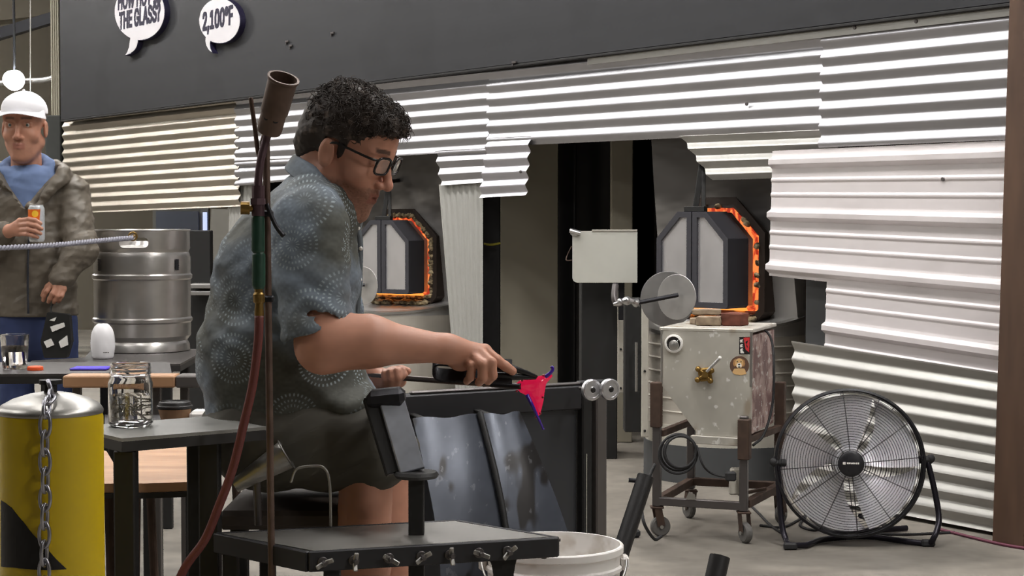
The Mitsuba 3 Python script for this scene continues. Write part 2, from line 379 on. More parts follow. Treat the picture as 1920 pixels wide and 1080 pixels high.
corr('corrugated_sheet', (914, 259), (994, 255), (986, 366), (899, 371), 0.032, 'galvanised_bright', seed=7, phase=0.6, cols=14, label='bright corrugated offcut hanging at the edge of the opening')
def rp(t):
    t = np.mod(t, 1.0)
    big = np.interp(t, [0, 0.05, 0.10, 0.20, 0.27, 1], [0, 0.1, 1, 1, 0, 0])
    small = sum(np.interp(t, [0, q - 0.045, q - 0.02, q + 0.02, q + 0.045, 1], [0, 0, 1, 1, 0, 0]) for q in (0.49, 0.77)) * 0.2
    return big + small
corr('ribbed_panel', (1448, 283), (1912, 262), (1900, 745), (1438, 660), 0.03, 'painted_panel', pitch=0.238, amp=0.024, phase=0.93, prof=rp, per=80, cols=20, wav=0.003, seed=8,
     arange=lambda b: (0.0 if b < 0.62 else 0.262, 1.0), label='whitish ribbed metal panel cut away at its lower left')
corr('corrugated_sheet', (1487, 639), (1902, 703), (1891, 1003), (1489, 927), 0.062, 'galvanised_dull', seed=10, phase=0.2, label='corrugated sheet near the floor behind the fan')
def tri(t): return np.clip(2.2 * np.sin(2 * PI * t), -1, 1)
corr('vertical_sheet', (823, 346), (906, 343), (906, 822), (862, 818), -0.006, 'vertical_panel', pitch=0.045, amp=0.005, prof=tri, vertical=True, per=10, wav=0.001, seed=11, label='pale ribbed sheet set upright beside the left furnace')
corr('vertical_sheet', (428, 347), (492, 343), (486, 735), (420, 735), -0.03, 'vertical_panel', pitch=0.06, amp=0.004, prof=tri, vertical=True, per=10, wav=0.001, seed=12, label='pale ribbed sheet set upright behind the torch')
for px, py in ((540, 78), (547, 86), (625, 62), (966, 117)):
    q = wsz(px, py, FO)
    part(WF, 'hook', cat_([wbox(q[0] - 0.018, q[0] + 0.018, q[1] - 0.006, q[1] + 0.006, FO, FO + 0.012, 0.002), wbox(q[0] - 0.018, q[0] - 0.010, q[1] - 0.02, q[1], FO, FO + 0.010, 0.002)]), 'mid_iron', label='small metal clip on the dark board')
for px, py, o in ((1768, 336, 0.036), (976, 322, 0.044), (1603, 52, 0.046), (1718, 40, 0.046), (1400, 195, 0.03), (1008, 105, 0.046)):
    q = wsz(px, py, o); part(WF, 'screw', disc(W(q[0], q[1], o), [*WN, 0], 0.008, 0.008, 10), 'mid_iron')

# post at the right edge
k0, k1 = wsz(1894, 1004, 0.09), wsz(1919, 230, 0.09)
s_top = k0[0] + (k1[0] - k0[0]) * (2.02 / (k1[1] - k0[1]))
pm = grid_mesh(np.array([[W(k0[0], 0, 0.09), W(k0[0] + 0.14, 0, 0.09), W(k0[0] + 0.14, 0, 0.19), W(k0[0], 0, 0.19), W(k0[0], 0, 0.09)], [W(s_top, 2.02, 0.09), W(s_top + 0.14, 2.02, 0.09), W(s_top + 0.14, 2.02, 0.19), W(s_top, 2.02, 0.19), W(s_top, 2.02, 0.09)]]))
pm = trimesh.convex.convex_hull(pm.vertices)
whole('post', 'brown upright post at the right end of the corrugated wall', 'post', pm, 'post_brown', smooth=False)
whole('post', 'dark brown timber stub showing behind the notch of the ribbed panel', 'post', wbox(wsz(1516, 560, -0.1)[0], wsz(1562, 560, -0.1)[0], 0, 1.4, -0.16, -0.08), 'skirt_dark')

# far left background
def at_box(x0, y0, x1, y1, D, dep, b=0.004):
    a, d = P(x0, y0, D), P(x1, y1, D); return moved(cbox(abs(d[0] - a[0]), dep, abs(a[2] - d[2]), b), T_((a[0] + d[0]) / 2, D + dep / 2, (a[2] + d[2]) / 2))
whole('pillar', 'pale ribbed pillar at the far left end of the dark board', 'pillar', cat_([at_box(97 + k * 4, -60, 100.5 + k * 4, 620, 15.6, 0.05) for k in range(4)] + [at_box(97, -60, 113, 620, 15.64, 0.2)]), 'pale_pillar')
whole('roof_beam', 'dark sloping roof beam at the top left', 'beam', bar(P(-60, 82, 16.5), P(112, 30, 16.5), 0.12, 0.10), 'dark_iron')
whole('roof_beam', 'wide olive roof beam in the top left corner', 'beam', bar(P(-60, 28, 17), P(112, 8, 17), 0.3, 0.22), 'olive_wall')
whole('pipe', 'silvery pipe behind the man in the white cap', 'pipe', tube(spline([P(-40, 160, 16), P(40, 152, 16), P(80, 150, 16), P(100, 146, 16)], 24), 0.028, 10), 'satin_steel')
whole('rod', 'thin upright rod beside the far work light', 'rod', rod(P(57, -358, 15.9), P(57, 215, 15.9), 0.006), 'bright_steel')
whole('cabinet', 'dark grey cabinet behind the shoulder of the man in the white cap', 'cabinet', cat_([at_box(84, 216, 119, 700, 14.9, 0.3, 0.01), at_box(-40, 330, 119, 700, 14.7, 0.3, 0.01)]), 'dark_green_grey')
wl = thing('work_light', 'glaring white work light above the man in the white cap', 'lamp')
q = P(22, 149, 15.8)
part(wl, 'bulb', trimesh.creation.icosphere(3, 0.08), 'matte_black', smooth=True, to_world=T().translate(q.tolist()), emitter={'type': 'area', 'radiance': rgb((WORK * 0.92, WORK * 0.98, WORK * 0.95))})
part(wl, 'reflector', moved(lathe([(0, -0.02), (0.09, -0.02), (0.095, -0.01), (0, -0.012)], 24), frame(q + [0, 0.075, 0], x=[1, 0, 0], z=[0, -1, 0])), 'aluminium')
part(wl, 'stem', rod(q + [0, 0.09, 0], q + [0, 0.09, 1.2], 0.012), 'dark_iron')

# the dim corner under the left end of the sheets
def up_board(x0, x1, y0, D, dep, z0=0.0): a, d = P(x0, y0, D), P(x1, y0, D); return moved(cbox(d[0] - a[0], dep, a[2] - z0, 0.004), T_((a[0] + d[0]) / 2, D + dep / 2, (a[2] + z0) / 2))
whole('board', 'grey upright board leaning in the dim corner behind the keg', 'board', trimesh.convex.convex_hull(np.array([P(x, y, D) for D in (11.4, 11.45) for x, y in ((396, 392), (430, 392), (420, 720), (378, 720))])), 'board_grey', smooth=False)
mat('board_grey', c(108, 106, 100), 0.6)
rk = thing('rack', 'dark rack with pale shelf edge behind the keg', 'rack')
part(rk, 'back', up_board(346, 394, 432, 10.4, 0.1), 'matte_black')
for y in (533, 546): part(rk, 'shelf', at_box(352, y, 398, y + 8, 10.2, 0.2), 'bench_post_')
mat('bench_post_', c(128, 126, 124), 0.5, 0.3)
struct('window_1', None); part('window_1', 'frame', at_box(286, 390, 392, 440, 17.0, 0.05), 'board_grey'); part('window_1', 'pane', at_box(380, 398, 388, 434, 16.97, 0.02, 0.001), 'skirt_white', smooth=False, label='narrow daylit pane', emitter={'type': 'area', 'radiance': rgb((0.30, 0.36, 0.62))}); part('window_1', 'pane', at_box(292, 396, 372, 436, 16.97, 0.02, 0.001), 'window_dim', smooth=False)
mat('window_dim', c(96, 100, 112), 0.3)
# ceiling lamps (fluorescent high bays in rows along the furnace wall, plus some added for brightness)
def lamp(s, o, z, L, wdt=0.5, power=1.0):
    k = thing('ceiling_lamp', 'long unseen ceiling lamp over the workshop', 'lamp', 'ceiling lamps of the workshop')
    m = frame(W(s, z, o), x=[*WE, 0], z=[0, 0, 1])
    part(k, 'housing', moved(cbox(L + 0.1, wdt + 0.1, 0.06, 0.01, (0, 0, 0.04)), m), 'skirt_white')
    part(k, 'diffuser', moved(quad((-L / 2, -wdt / 2, 0), (-L / 2, wdt / 2, 0), (L / 2, wdt / 2, 0), (L / 2, -wdt / 2, 0)), m), 'skirt_white', smooth=False,
         emitter={'type': 'area', 'radiance': rgb(np.array(LAMP_TINT) * LAMP * power)})
    for x in (-L / 2, L / 2): part(k, 'chain', rod(W(s + x * 0.8, z + 0.06, o), W(s + x * 0.8, RZ, o), 0.006, 6), 'mid_iron')
for s in (-10.2, -7.6, -5.2, -2.9, -0.6, 1.5):
    lamp(s, 1.5, 4.1, 1.6)
for s in (-5.0, -2.2, 0.6):
    lamp(s, 4.2, 4.4, 1.6, power=0.6)
for s in (-3.5, -0.5): lamp(s, 6.6, 3.9, 1.6, power=0.6)
lamp(3.6, 1.5, 4.1, 1.6, power=1.0); lamp(6.2, 2.8, 3.3, 1.6, power=1.2)  # two lamps added out of view to brighten the shirt, fan and kiln
for s in (-8.6, -5.8): lamp(s, 6.0, 3.3, 1.6, power=1.2)
lamp(-13.2, 2.2, 4.2, 1.6, power=2.4)  # lamp added out of view to brighten the far left background

# ================================================================ speech-bubble signs on the dark board
mat('sign_white', c(206, 204, 208), 0.6)
mat('sign_navy', c(18, 13, 44), 0.6)
def sign(label, outline, lines, thick):
    """outline in pixels on the board's face; lines = (text, left px, baseline-left px, right px, baseline-right px, cap height px)."""
    k = thing('speech_bubble_sign', label, 'sign')
    pts = np.array([wsz(x, y, FO + thick) for x, y in outline]); cen = pts.mean(0)
    m = frame(W(cen[0], cen[1], FO), x=[*WE, 0], y=[0, 0, 1])
    po = sg.Polygon(pts - cen).buffer(0)
    part(k, 'body', moved(prism(po, thick), m), 'sign_navy', smooth=30, label='thick dark navy edge of the bubble')
    part(k, 'face', moved(prism(po.buffer(-0.004), 0.002, thick), m), 'sign_white', label='white face')
    for tx, x0, y0, x1, y1, hpx in lines:
        a, b = wsz(x0, y0, FO + thick), wsz(x1, y1, FO + thick); h = abs(wsz(x0, y0 - hpx, FO + thick)[1] - a[1])
        t = meshkit.text_mesh(tx, 0.1, 0.002, bold=True); t.apply_translation([-t.bounds[0, 0], 0, 0]); ext = t.bounds[1, 0]
        d = b - a; S = np.eye(4); S[0, 0] = np.linalg.norm(d) / ext; S[1, 1] = h / 0.1; S[0, 1] = 0.06
        ang = math.atan2(d[1], d[0]); R = np.eye(4); R[:2, :2] = [[math.cos(ang), -math.sin(ang)], [math.sin(ang), math.cos(ang)]]; R[:2, 3] = a - cen
        t.apply_transform(R @ S); t.apply_translation([0, 0, thick + 0.0021])
        t = cat_([moved(t, T_(dx * h * 0.034, dy * h * 0.034, 0)) for dx, dy in ((-1, -1), (1, -1), (-1, 1), (1, 1), (0, 0))])
        part(k, 'lettering', moved(t, m), 'sign_navy', smooth=False)
def bub(cx, cy, rx, ry, tail, a0, a1):
    a = np.linspace(math.radians(a0), math.radians(a1), 60); return [(cx + rx * math.cos(t), cy + ry * math.sin(t)) for t in a] + tail
sign('white speech bubble sign asking how hot the glass is, with navy edge', bub(262, 22, 47, 54, [(259, 78), (257, 87), (253, 94), (245, 101), (234, 105), (239, 96), (242, 88), (243, 79)], 112, 454), 
     [('HOW HOT IS', 222, 18, 302, 4, 27), ('THE GLASS?', 224, 55, 301, 38, 30)], 0.042)
sign('smaller white speech bubble sign reading a temperature, with navy edge', bub(412, 39, 38.5, 43, [(394, 82), (395, 90), (399, 100), (392, 95), (387, 86), (385, 77)], 133, 476), 
     [('2,100°F', 381, 57, 437, 44, 32)], 0.040)

# ================================================================ the two glory-hole furnaces
def octo(hw, hh, ch, low=None):
    low = ch if low is None else low
    return [(-hw, -hh + low), (-hw + low, -hh), (hw - low, -hh), (hw, -hh + low), (hw, hh - ch), (hw - ch, hh), (-hw + ch, hh), (-hw, hh - ch)]
def ember(col, k): return {'type': 'area', 'radiance': rgb(np.array(col) * k)}
def furnace(label, cpx, D, R, ang, zc, hot, crumbly, seed):
    k = thing('glass_furnace', label, 'furnace')
    G = P(cpx, 500, D); G[2] = 0
    sight = unit([G[0], G[1], 0]); a = math.atan2(-sight[1], -sight[0]) - math.radians(ang)
    n = np.array([math.cos(a), math.sin(a), 0]); r = np.array([n[1], -n[0], 0]) * -1      # n: out of the mouth
    if r @ [1, 0, 0] < 0: r = -r                                                          # r: to the right in the photograph
    def L(x, y, z): return G + r * x + n * y + np.array([0, 0, z])
    M = frame(G, x=r, z=[0, 0, 1])
    if M[:3, 1] @ n < 0: sgn = -1
    else: sgn = 1
    hh = R * 0.625; xf = -0.10 * R / 0.385
    zs = zc - hh - 0.03
    part(k, 'skirt', moved(lathe([(0, 0), (R + 0.012, 0), (R + 0.012, 0.17), (0, 0.17)], 64), M), 'skirt_dark', label='dark grey lower band')
    part(k, 'skirt', moved(lathe([(0, 0.17), (R + 0.006, 0.17), (R + 0.006, 0.26), (0, 0.26)], 64), M), 'skirt_white', label='whitish band')
    cyl = trimesh.creation.cylinder(R, 1.5, sections=72); cyl.apply_translation([0, 0, 0.26 + 0.75])
    cut = trimesh.creation.box((3, 2, 3)); cut.apply_translation([0, 1.0, 1.5])
    th = math.radians(-9.0); cut.apply_transform(trimesh.transformations.rotation_matrix(th, [1, 0, 0])); cut.apply_translation([0, 0, zs])
    face = trimesh.creation.box((3, 4, 3)); face.apply_translation([0, xf + 2.0, zs + 1.2])
    cut = trimesh.boolean.intersection([cut, face], engine='manifold')
    body = trimesh.boolean.difference([cyl, cut], engine='manifold')
    Mb = M.copy(); Mb[:3, 1] = n; Mb[:3, 0] = r
    if np.linalg.det(Mb[:3, :3]) < 0: Mb[:3, 0] = -r
    # the shell below the sill and the blackened upper body are two pieces
    lowb = trimesh.boolean.intersection([body, moved(trimesh.creation.box((3, 3, 1.0)), T_(0, 0, zs - 0.5 - 0.075))], engine='manifold')
    upb = trimesh.boolean.difference([body, moved(trimesh.creation.box((3, 3, 1.0)), T_(0, 0, zs - 0.5 - 0.075))], engine='manifold')
    part(k, 'shell', moved(lowb, Mb), 'shell_steel', label='tan steel shell')
    part(k, 'hood', moved(upb, Mb), 'sooty_steel', label='steel upper body blackened with soot')
    for z in (np.linspace(0.32, zs - 0.12, 6) if not crumbly else []): part(k, 'band', moved(lathe([(R, -0.006), (R + 0.006, 0), (R, 0.006)], 64), Mb @ T_(0, 0, z)), 'shell_steel')
    # sill rim: a flat bright strip following the slanting cut
    aa = np.linspace(math.radians(-8), math.radians(188), 60); rim = []
    for q in (R - 0.03, R + 0.012):
        rim.append([L(q * math.cos(t), q * math.sin(t), zs + 0.006 + q * math.sin(t) * math.tan(th)) for t in aa])
    part(k, 'sill_rim', slab(np.array(rim), np.array([0, 0, -0.014])), 'satin_steel', label='bright curved rim of the sill')
    # collar of refractory round the mouth
    hw = hh * 0.91; ch = hw * 0.62; yo = xf + 0.19 * R / 0.385
    oc = sg.Polygon(octo(hw, hh, ch, 0.02)); outer = oc.buffer(0.045, join_style=2)
    Mo = np.eye(4); Mo[:3, 0], Mo[:3, 1], Mo[:3, 2], Mo[:3, 3] = r, [0, 0, 1], np.cross(r, [0, 0, 1]), L(0, xf, zc)
    if Mo[:3, 2] @ n < 0: Mo[:3, 0] = -Mo[:3, 0]; Mo[:3, 2] = -Mo[:3, 2]
    part(k, 'collar', moved(prism(outer.difference(oc.buffer(0.012)), yo - xf), Mo), 'soot_iron', smooth=30, label='dark steel collar round the mouth')
    # the crumbling glowing lip: small lumps along the rim of the mouth
    ring_ = np.array(oc.exterior.coords); tot = oc.exterior.length; lr = np.random.default_rng(seed)
    lip, glow = [], []
    for q in np.arange(0, tot, 0.011):
        x, z = oc.exterior.interpolate(q).coords[0]; s = lr.uniform(0.7, 1.3)
        b = trimesh.creation.icosphere(1, 0.012 * s); b.vertices *= [1, 1.5, 1]; b.vertices += lr.normal(0, 0.0016, b.vertices.shape)
        b.apply_transform(trimesh.transformations.random_rotation_matrix(lr.random(3)))
        lip.append(moved(b, T_(*(L(x * 1.02, yo - 0.003 + lr.uniform(-0.003, 0.004), zc + z * 1.02))))) if crumbly or lr.random() < 0.14 else None
    glowp = oc.buffer(-0.004).difference(oc.buffer(-0.026)); 
    gm = prism(glowp, 0.05, yo - xf - 0.058).subdivide().subdivide().subdivide()
    gm.vertices += 0.006 * (nfbm(gm.vertices * 60 + seed, 3)[:, None] - 0.5) * np.array([1, 1, 1.6])
    gm = gm.subdivide(); gv = nfbm(gm.triangles_center * [70, 24, 50] + seed, 3) + 0.10 * (nfbm(gm.triangles_center * 160, 2) - 0.5)
    for lo_, hi_, nm, em in ((-1, 0.44, 'glowing_lip', (0.50, 0.035, 0.014)), (0.44, 0.56, 'glowing_seam', (0.95, 0.13, 0.035)), (0.56, 2, 'glowing_seam', (1.3, 0.33, 0.08))):
        sel = np.flatnonzero((gv >= lo_) & (gv < hi_))
        if len(sel): part(k, nm, moved(gm.submesh([sel], append=True), Mo), 'ember', smooth=False, label='orange glowing inner lip' if lo_ < 0 else 'brighter glowing streaks of the lip', emitter=ember(em, hot))
    part(k, 'crumbled_edge', cat_(lip), 'refractory', smooth=True, label='crumbling pale refractory edge', kind='stuff')
    back = prism(oc.buffer(-0.01), 0.004, 0.004)
    part(k, 'hot_chamber', moved(back, Mo), 'ember', smooth=False, label='glowing inside of the furnace', emitter=ember((1.0, 0.10, 0.03), hot * 0.8))
    fl = prism(sg.Polygon([(-hw * 0.75, -hh + 0.006), (hw * 0.8, -hh + 0.006), (hw * 0.75, -hh + 0.022), (0, -hh + 0.030), (-hw * 0.7, -hh + 0.018)]), 0.03, yo - xf + 0.002)
    part(k, 'glowing_crumbs', moved(fl.subdivide(), Mo), 'ember', smooth=False, label='yellow glowing crumbs on the sill', emitter=ember((1.0, 0.30, 0.05), hot * 1.8))
    # ledge of lumps under the mouth
    lumps = []
    for q in range(60):
        b = trimesh.creation.icosphere(1, lr.uniform(0.010, 0.022)); b.vertices += lr.normal(0, 0.003, b.vertices.shape); b.vertices *= [1.4, 1.2, 0.8]
        x, y = lr.uniform(-hw * 0.8, hw * 1.0), yo + lr.uniform(-0.02, 0.06)
        b.apply_transform(T_(*L(x, y, zs + 0.014 + y * math.tan(th)))); lumps.append(b)
    part(k, 'refractory_crumbs', cat_(lumps), 'refractory', smooth=True, label='lumps of refractory along the sill', kind='stuff')
    # two door leaves hung in front of the mouth
    yd = yo + 0.17 * R / 0.385; dw, dh = hw * 0.93, hh * 0.91; dc = dw * 0.60
    whole_ = sg.Polygon(octo(dw, dh, dc, 0.012)); t = yd - yo - 0.012
    for sd in (-1, 1):
        half = whole_.intersection(sg.box(-2, -2, -0.003, 2) if sd < 0 else sg.box(0.003, -2, 2, 2))
        inner = half.buffer(-0.026, join_style=2)
        d = part(k, 'door', moved(prism(half.difference(inner), t), Mo @ T_(0, 0, yd + 0.03 - xf - t)), 'door_frame', label='dark framed door leaf')
        part(d, 'door_panel', moved(prism(inner.buffer(0.001), t - 0.012), Mo @ T_(0, 0, yd + 0.03 - xf - t)), 'door_panel', label='bright steel inset')
    # hanger that carries the leaves
    part(k, 'door_hanger', cat_([bar(L(-0.02, yd - 0.02, zc + dh - 0.005), L(0.0, yd - 0.05, zc + dh + 0.24), 0.026, 0.02), bar(L(0.0, yd - 0.05, zc + dh + 0.23), L(0.0, xf - 0.02, zc + dh + 0.26), 0.026, 0.02), bar(L(-dw * 0.28, yd + 0.0, zc + dh + 0.012), L(dw * 0.28, yd + 0.0, zc + dh + 0.012), 0.03, 0.024),
                                bar(L(0.03, yd - 0.02, zc + dh), L(0.005, yd - 0.05, zc + dh + 0.2), 0.018, 0.016)]), 'matte_black', label='black hanger bracket of the doors')
    return L, dict(zs=zs, xf=xf, yo=yo, yd=yd, hw=hw, hh=hh, th=th, r=r, n=n)
mat('ember', c(60, 30, 18), 0.9)
mat('soot_iron', c(52, 42, 36), 0.7, 0.2)
mat('door_frame', c(74, 74, 80), 0.45, 0.5)
mat('door_panel', mikit.proc(lambda p, n, uv: mi.Color3f(0.78, 0.77, 0.79) * (0.75 + 0.35 * fb(p.x * 9, p.y * 9, p.z * 4))), 0.3, 0.75)
FL2, f2 = furnace('round steel glass furnace with glowing orange mouth behind the white plate', 1367, 8.25, 0.385, 36, 1.2 - 75 / 401, 0.52, False, 3)
FL1, f1 = furnace('round steel glass furnace with crumbling mouth beyond the glassblower', 768, 10.75, 0.385, 36, 1.2 - 70 / 308, 0.52, True, 5)

# steel tray lying on the right sill
k = whole('tray', 'small shiny steel dish on the sill of the right furnace', 'dish', moved(lathe([(0, 0), (0.05, 0), (0.075, 0.02), (0.078, 0.02), (0.052, -0.002), (0, -0.002)], 36), frame(FL2(-0.02, 0.27, f2['zs'] - 0.02), x=f2['r'], z=[0, 0, 1])), 'bright_steel')

# ================================================================ the dark opening between the furnaces
dr_ = thing('flue_drum', 'tall black steel drum standing in the dark opening', 'drum')
q = P(1098, 500, 10.8); q[2] = 0
part(dr_, 'body', moved(lathe([(0, 0), (0.42, 0), (0.42, 2.5), (0, 2.5)], 72), frame(q, x=[1, 0, 0], z=[0, 0, 1])), 'black_drum')
part(dr_, 'seam', rod(q + [-0.08, -0.4145, 0.02], q + [-0.08, -0.4145, 2.4], 0.008), 'black_steel')  # rod added to draw the drum's upright highlight line
def wall_panel(x0, x1, D, z0, z1, dep=0.04): 
    a, b = P(x0, 500, D), P(x1, 500, D); return moved(cbox(b[0] - a[0], dep, z1 - z0, 0.004), T_((a[0] + b[0]) / 2, D + dep / 2, (z0 + z1) / 2))
whole('panel', 'beige upright panel at the left side of the dark opening', 'panel', wall_panel(934, 1046, 10.1, 0, 1.9), 'beige_panel')
whole('column', 'dull brown column behind the white plate', 'column', wall_panel(1146, 1186, 9.4, 0, 2.4, 0.12), 'beige_panel')
whole('post', 'dark steel post at the left side of the dark opening', 'post', wall_panel(902, 938, 9.8, 0, 1.9, 0.10), 'black_steel')
q0, q1 = P(890, 457, 9.74), P(938, 455, 9.74)
st = thing('strap', 'yellow cord tied round the dark post', 'cord')
mat('yellow_cord', c(150, 140, 40), 0.7); mat('yellow_paint', c(196, 168, 16), 0.35, 0.0, 0.5, clearcoat=0.4, clearcoat_gloss=0.8)
part(st, 'cord', tube(spline([P(908, 457, 9.75), P(920, 459, 9.73), P(938, 456, 9.74)], 16), 0.006, 8), 'yellow_cord', smooth=True)
part(st, 'loop', cat_([ring(P(892, 455, 9.77), [0.2, -1, 0.1], 0.013, 0.003, 20, 6), ring(P(903, 457, 9.76), [0.2, -1, 0.5], 0.010, 0.003, 20, 6)]), 'matte_black', smooth=True, label='dark wire loop')
cb = thing('cabinet', 'black control cabinet below the white plate', 'cabinet')
part(cb, 'body', wall_panel(1090, 1158, 8.75, 0.0, 0.90, 0.3), 'matte_black')
part(cb, 'edge_strip', at_box(1158, 534, 1170, 737, 8.74, 0.02), 'skirt_white', label='pale edge strip with holes')
for y in (655, 728): part(cb, 'screw', disc(P(1164, y, 8.735), [0, -1, 0], 0.006, 0.006, 10), 'matte_black')
cb = thing('cabinet', 'narrow black cabinet touching the left side of the right furnace', 'cabinet')
part(cb, 'body', wall_panel(1172, 1204, 8.05, 0.22, 0.835, 0.12), 'matte_black')
part(cb, 'edge_strip', at_box(1203, 556, 1216, 820, 8.03, 0.02), 'skirt_white', label='pale edge strip')
part(cb, 'handle', cat_([rod(P(1193, 642, 7.98), P(1193, 734, 7.98), 0.006), rod(P(1193, 655, 7.98), P(1193, 655, 8.06), 0.005), rod(P(1193, 722, 7.98), P(1193, 722, 8.06), 0.005)]), 'satin_steel', label='upright steel pull handle')
for y in (696, 808): part(cb, 'screw', disc(P(1209, y, 8.025), [0, -1, 0], 0.006, 0.006, 10), 'matte_black')

# white plate with clamp
pl = thing('plate', 'white metal plate with a rounded corner mounted in the dark opening', 'plate')
mat('plate_white', c(190, 190, 182), 0.55)
px2m = lambda pts, D: np.array([[P(x, y, D)[0], P(x, y, D)[2]] for x, y in pts])
MXZ = lambda D: frame([0, D, 0], x=[1, 0, 0], y=[0, 0, 1])      # xy of a flat shape -> upright plane facing the room, its +z towards the camera
pts = [(1073, 433)] + [(1195, 433), (1195, 530)] + [(1083 - 10 * math.sin(t), 520 + 10 * math.cos(t)) for t in np.linspace(0, PI / 2, 8)]
part(pl, 'sheet', moved(prism(px2m(pts, 8.6), 0.004), MXZ(8.6)), 'plate_white', smooth=False)
part(pl, 'rim', at_box(1110, 430.5, 1195, 434, 8.59, 0.012, 0.001), 'skirt_white')
part(pl, 'clamp', cat_([moved(cbox(0.04, 0.03, 0.03, 0.008), T_(*P(1077, 436, 8.6))), rod(P(1068, 432, 8.58), P(1088, 437, 8.58), 0.012)]), 'bright_steel', label='shiny clamp at the corner')
part(pl, 'wire', tube(spline([P(1072, 462, 8.6), P(1064, 478, 8.62), P(1062, 488, 8.6), P(1072, 488, 8.6)], 20), 0.003, 6), 'rust', label='bent wire at the side')
part(pl, 'stay', bar(P(1165, 500, 8.62), P(1165, 500, 8.85), 0.02, 0.02), 'dark_iron'); part(pl, 'stay', bar(P(1165, 480, 8.66), P(1165, 600, 8.66), 0.03, 0.02), 'dark_iron')

# round heat shields on a handle
mat('shield_dark', mikit.proc(lambda p, n, uv: mi.Color3f(0.26, 0.255, 0.25) * (0.6 + 0.7 * fb(p.x * 14, p.z * 14))), 0.45, 0.6)
hs = thing('heat_shield', 'smaller grey metal disc with a ribbed silver grip in front of the furnace doors', 'heat shield')
mat('shield_grey', mikit.proc(lambda p, n, uv: mi.Color3f(0.50, 0.49, 0.48) * (0.7 + 0.5 * fb(p.x * 14, p.z * 14))), 0.42, 0.75)
cD = P(1269, 557, 7.25)
part(hs, 'disc', disc(cD, [-0.62, -0.78, 0.02], 0.094, 0.004, 64), 'shield_grey')
part(hs, 'rod', rod(P(1194, 568, 7.18), P(1271, 553, 7.23), 0.009), 'dark_iron', label='dark rod')
gp = [P(1150, 571, 7.15), P(1160, 568, 7.15), P(1165, 565, 7.15), P(1180, 564, 7.16), P(1194, 568, 7.18), P(1198, 568, 7.18)]
gpp = spline(gp, 30); rr = 0.015 + 0.004 * np.sin(np.linspace(0, 26, 30)) * (np.linspace(0, 1, 30) > 0.4); rr[:8] = np.linspace(0.006, 0.014, 8)
part(hs, 'grip', tube(gpp, rr, 16), 'bright_steel', smooth=True, label='ribbed silver grip')
part(hs, 'bracket', tube(spline([P(1154, 535, 7.2), P(1152, 555, 7.17), P(1156, 568, 7.16), P(1168, 567, 7.16)], 20), 0.014, 12), 'mid_iron', label='grey bent pipe')
part(hs, 'bracket', bar(P(1154, 537, 7.2), P(1154, 537, 8.7), 0.025, 0.025), 'dark_iron')
hs = thing('heat_shield', 'larger scratched grey disc behind the smaller one, above the kiln box', 'heat shield')
part(hs, 'disc', disc(P(1252, 561, 7.35), [-0.25, -0.96, 0.03], 0.116, 0.004, 64), 'shield_dark')
part(hs, 'stem', bar(P(1252, 600, 7.38), P(1262, 660, 7.40), 0.02, 0.012), 'dark_iron'); part(hs, 'stem', bar(P(1262, 655, 7.40), P(1275, 655, 7.9), 0.02, 0.012), 'dark_iron')

hs = thing('heat_shield', 'grey disc in front of the left furnace, half hidden by the chest of the glassblower', 'heat shield')
part(hs, 'disc', disc(P(682, 536, 9.7), [-0.62, -0.78, 0.02], 0.105, 0.004, 64), 'shield_grey')
part(hs, 'rod', rod(P(640, 540, 9.66), P(684, 534, 9.68), 0.009), 'dark_iron', label='dark rod')
part(hs, 'stay', bar(P(678, 560, 9.73), P(672, 640, 9.75), 0.02, 0.012), 'dark_iron'); part(hs, 'stay', bar(P(672, 636, 9.75), P(690, 640, 10.42), 0.02, 0.012), 'dark_iron')

# ================================================================ the kiln box on its wheeled frame
kA, kB = P(1240, 616, 6.62), P(1411, 622, 6.5)
kx = unit([kB[0] - kA[0], kB[1] - kA[1], 0]); ky = np.array([-kx[1], kx[0], 0]); kw = np.linalg.norm(kB[:2] - kA[:2]); kd = 0.40; kzt = 0.787
def K(u, v, z): return np.array([kA[0], kA[1], 0]) + kx * u + ky * v + np.array([0, 0, z])
KM = np.eye(4); KM[:3, 0], KM[:3, 1], KM[:3, 2], KM[:3, 3] = kx, [0, 0, 1], -ky, K(0, 0, 0)
def kiln_col(p, n, uv):
    a = fb(p.x * 8, p.y * 8, p.z * 6, octaves=4); st = sst(0.60, 0.74, fb(p.x * 16 + 5, p.y * 10, p.z * 5)); dr2 = sst(0.70, 0.78, fb(p.x * 50, p.y * 50, p.z * 30))
    b = mi.Color3f(0.47, 0.45, 0.40) * (0.72 + 0.45 * a)
    return mixc(mixc(b, (0.24, 0.17, 0.10), st * 0.6), (0.75, 0.74, 0.72), dr2 * 0.7)
mat('kiln_paint', mikit.proc(kiln_col), 0.45, 0.25)
def side_col(p, n, uv):
    a = fb(p.x * 26, p.y * 20, p.z * 14, octaves=4); b = fb(p.x * 40 + 3, p.y * 33, p.z * 60)
    return mixc(mixc((0.17, 0.09, 0.085), (0.42, 0.30, 0.27), sst(0.35, 0.65, a)), (0.55, 0.5, 0.47), sst(0.62, 0.7, b) * 0.8)
mat('kiln_side', mikit.proc(side_col), 0.55, 0.1)
mat('brass', c(140, 112, 62), 0.38, 0.85); mat('rubber', c(34, 34, 36), 0.7); mat('sticker_red', c(196, 52, 56), 0.5); mat('paper_white', c(226, 224, 220), 0.6)
mat('dog_brown', c(92, 66, 52), 0.7); mat('dog_gold', c(206, 168, 116), 0.7); mat('dog_ear', c(168, 124, 78), 0.7); mat('ink', c(20, 18, 18), 0.5)
kb = thing('kiln_box', 'square grey kiln box with gauge, stickers and brass valve on a wheeled frame', 'kiln')
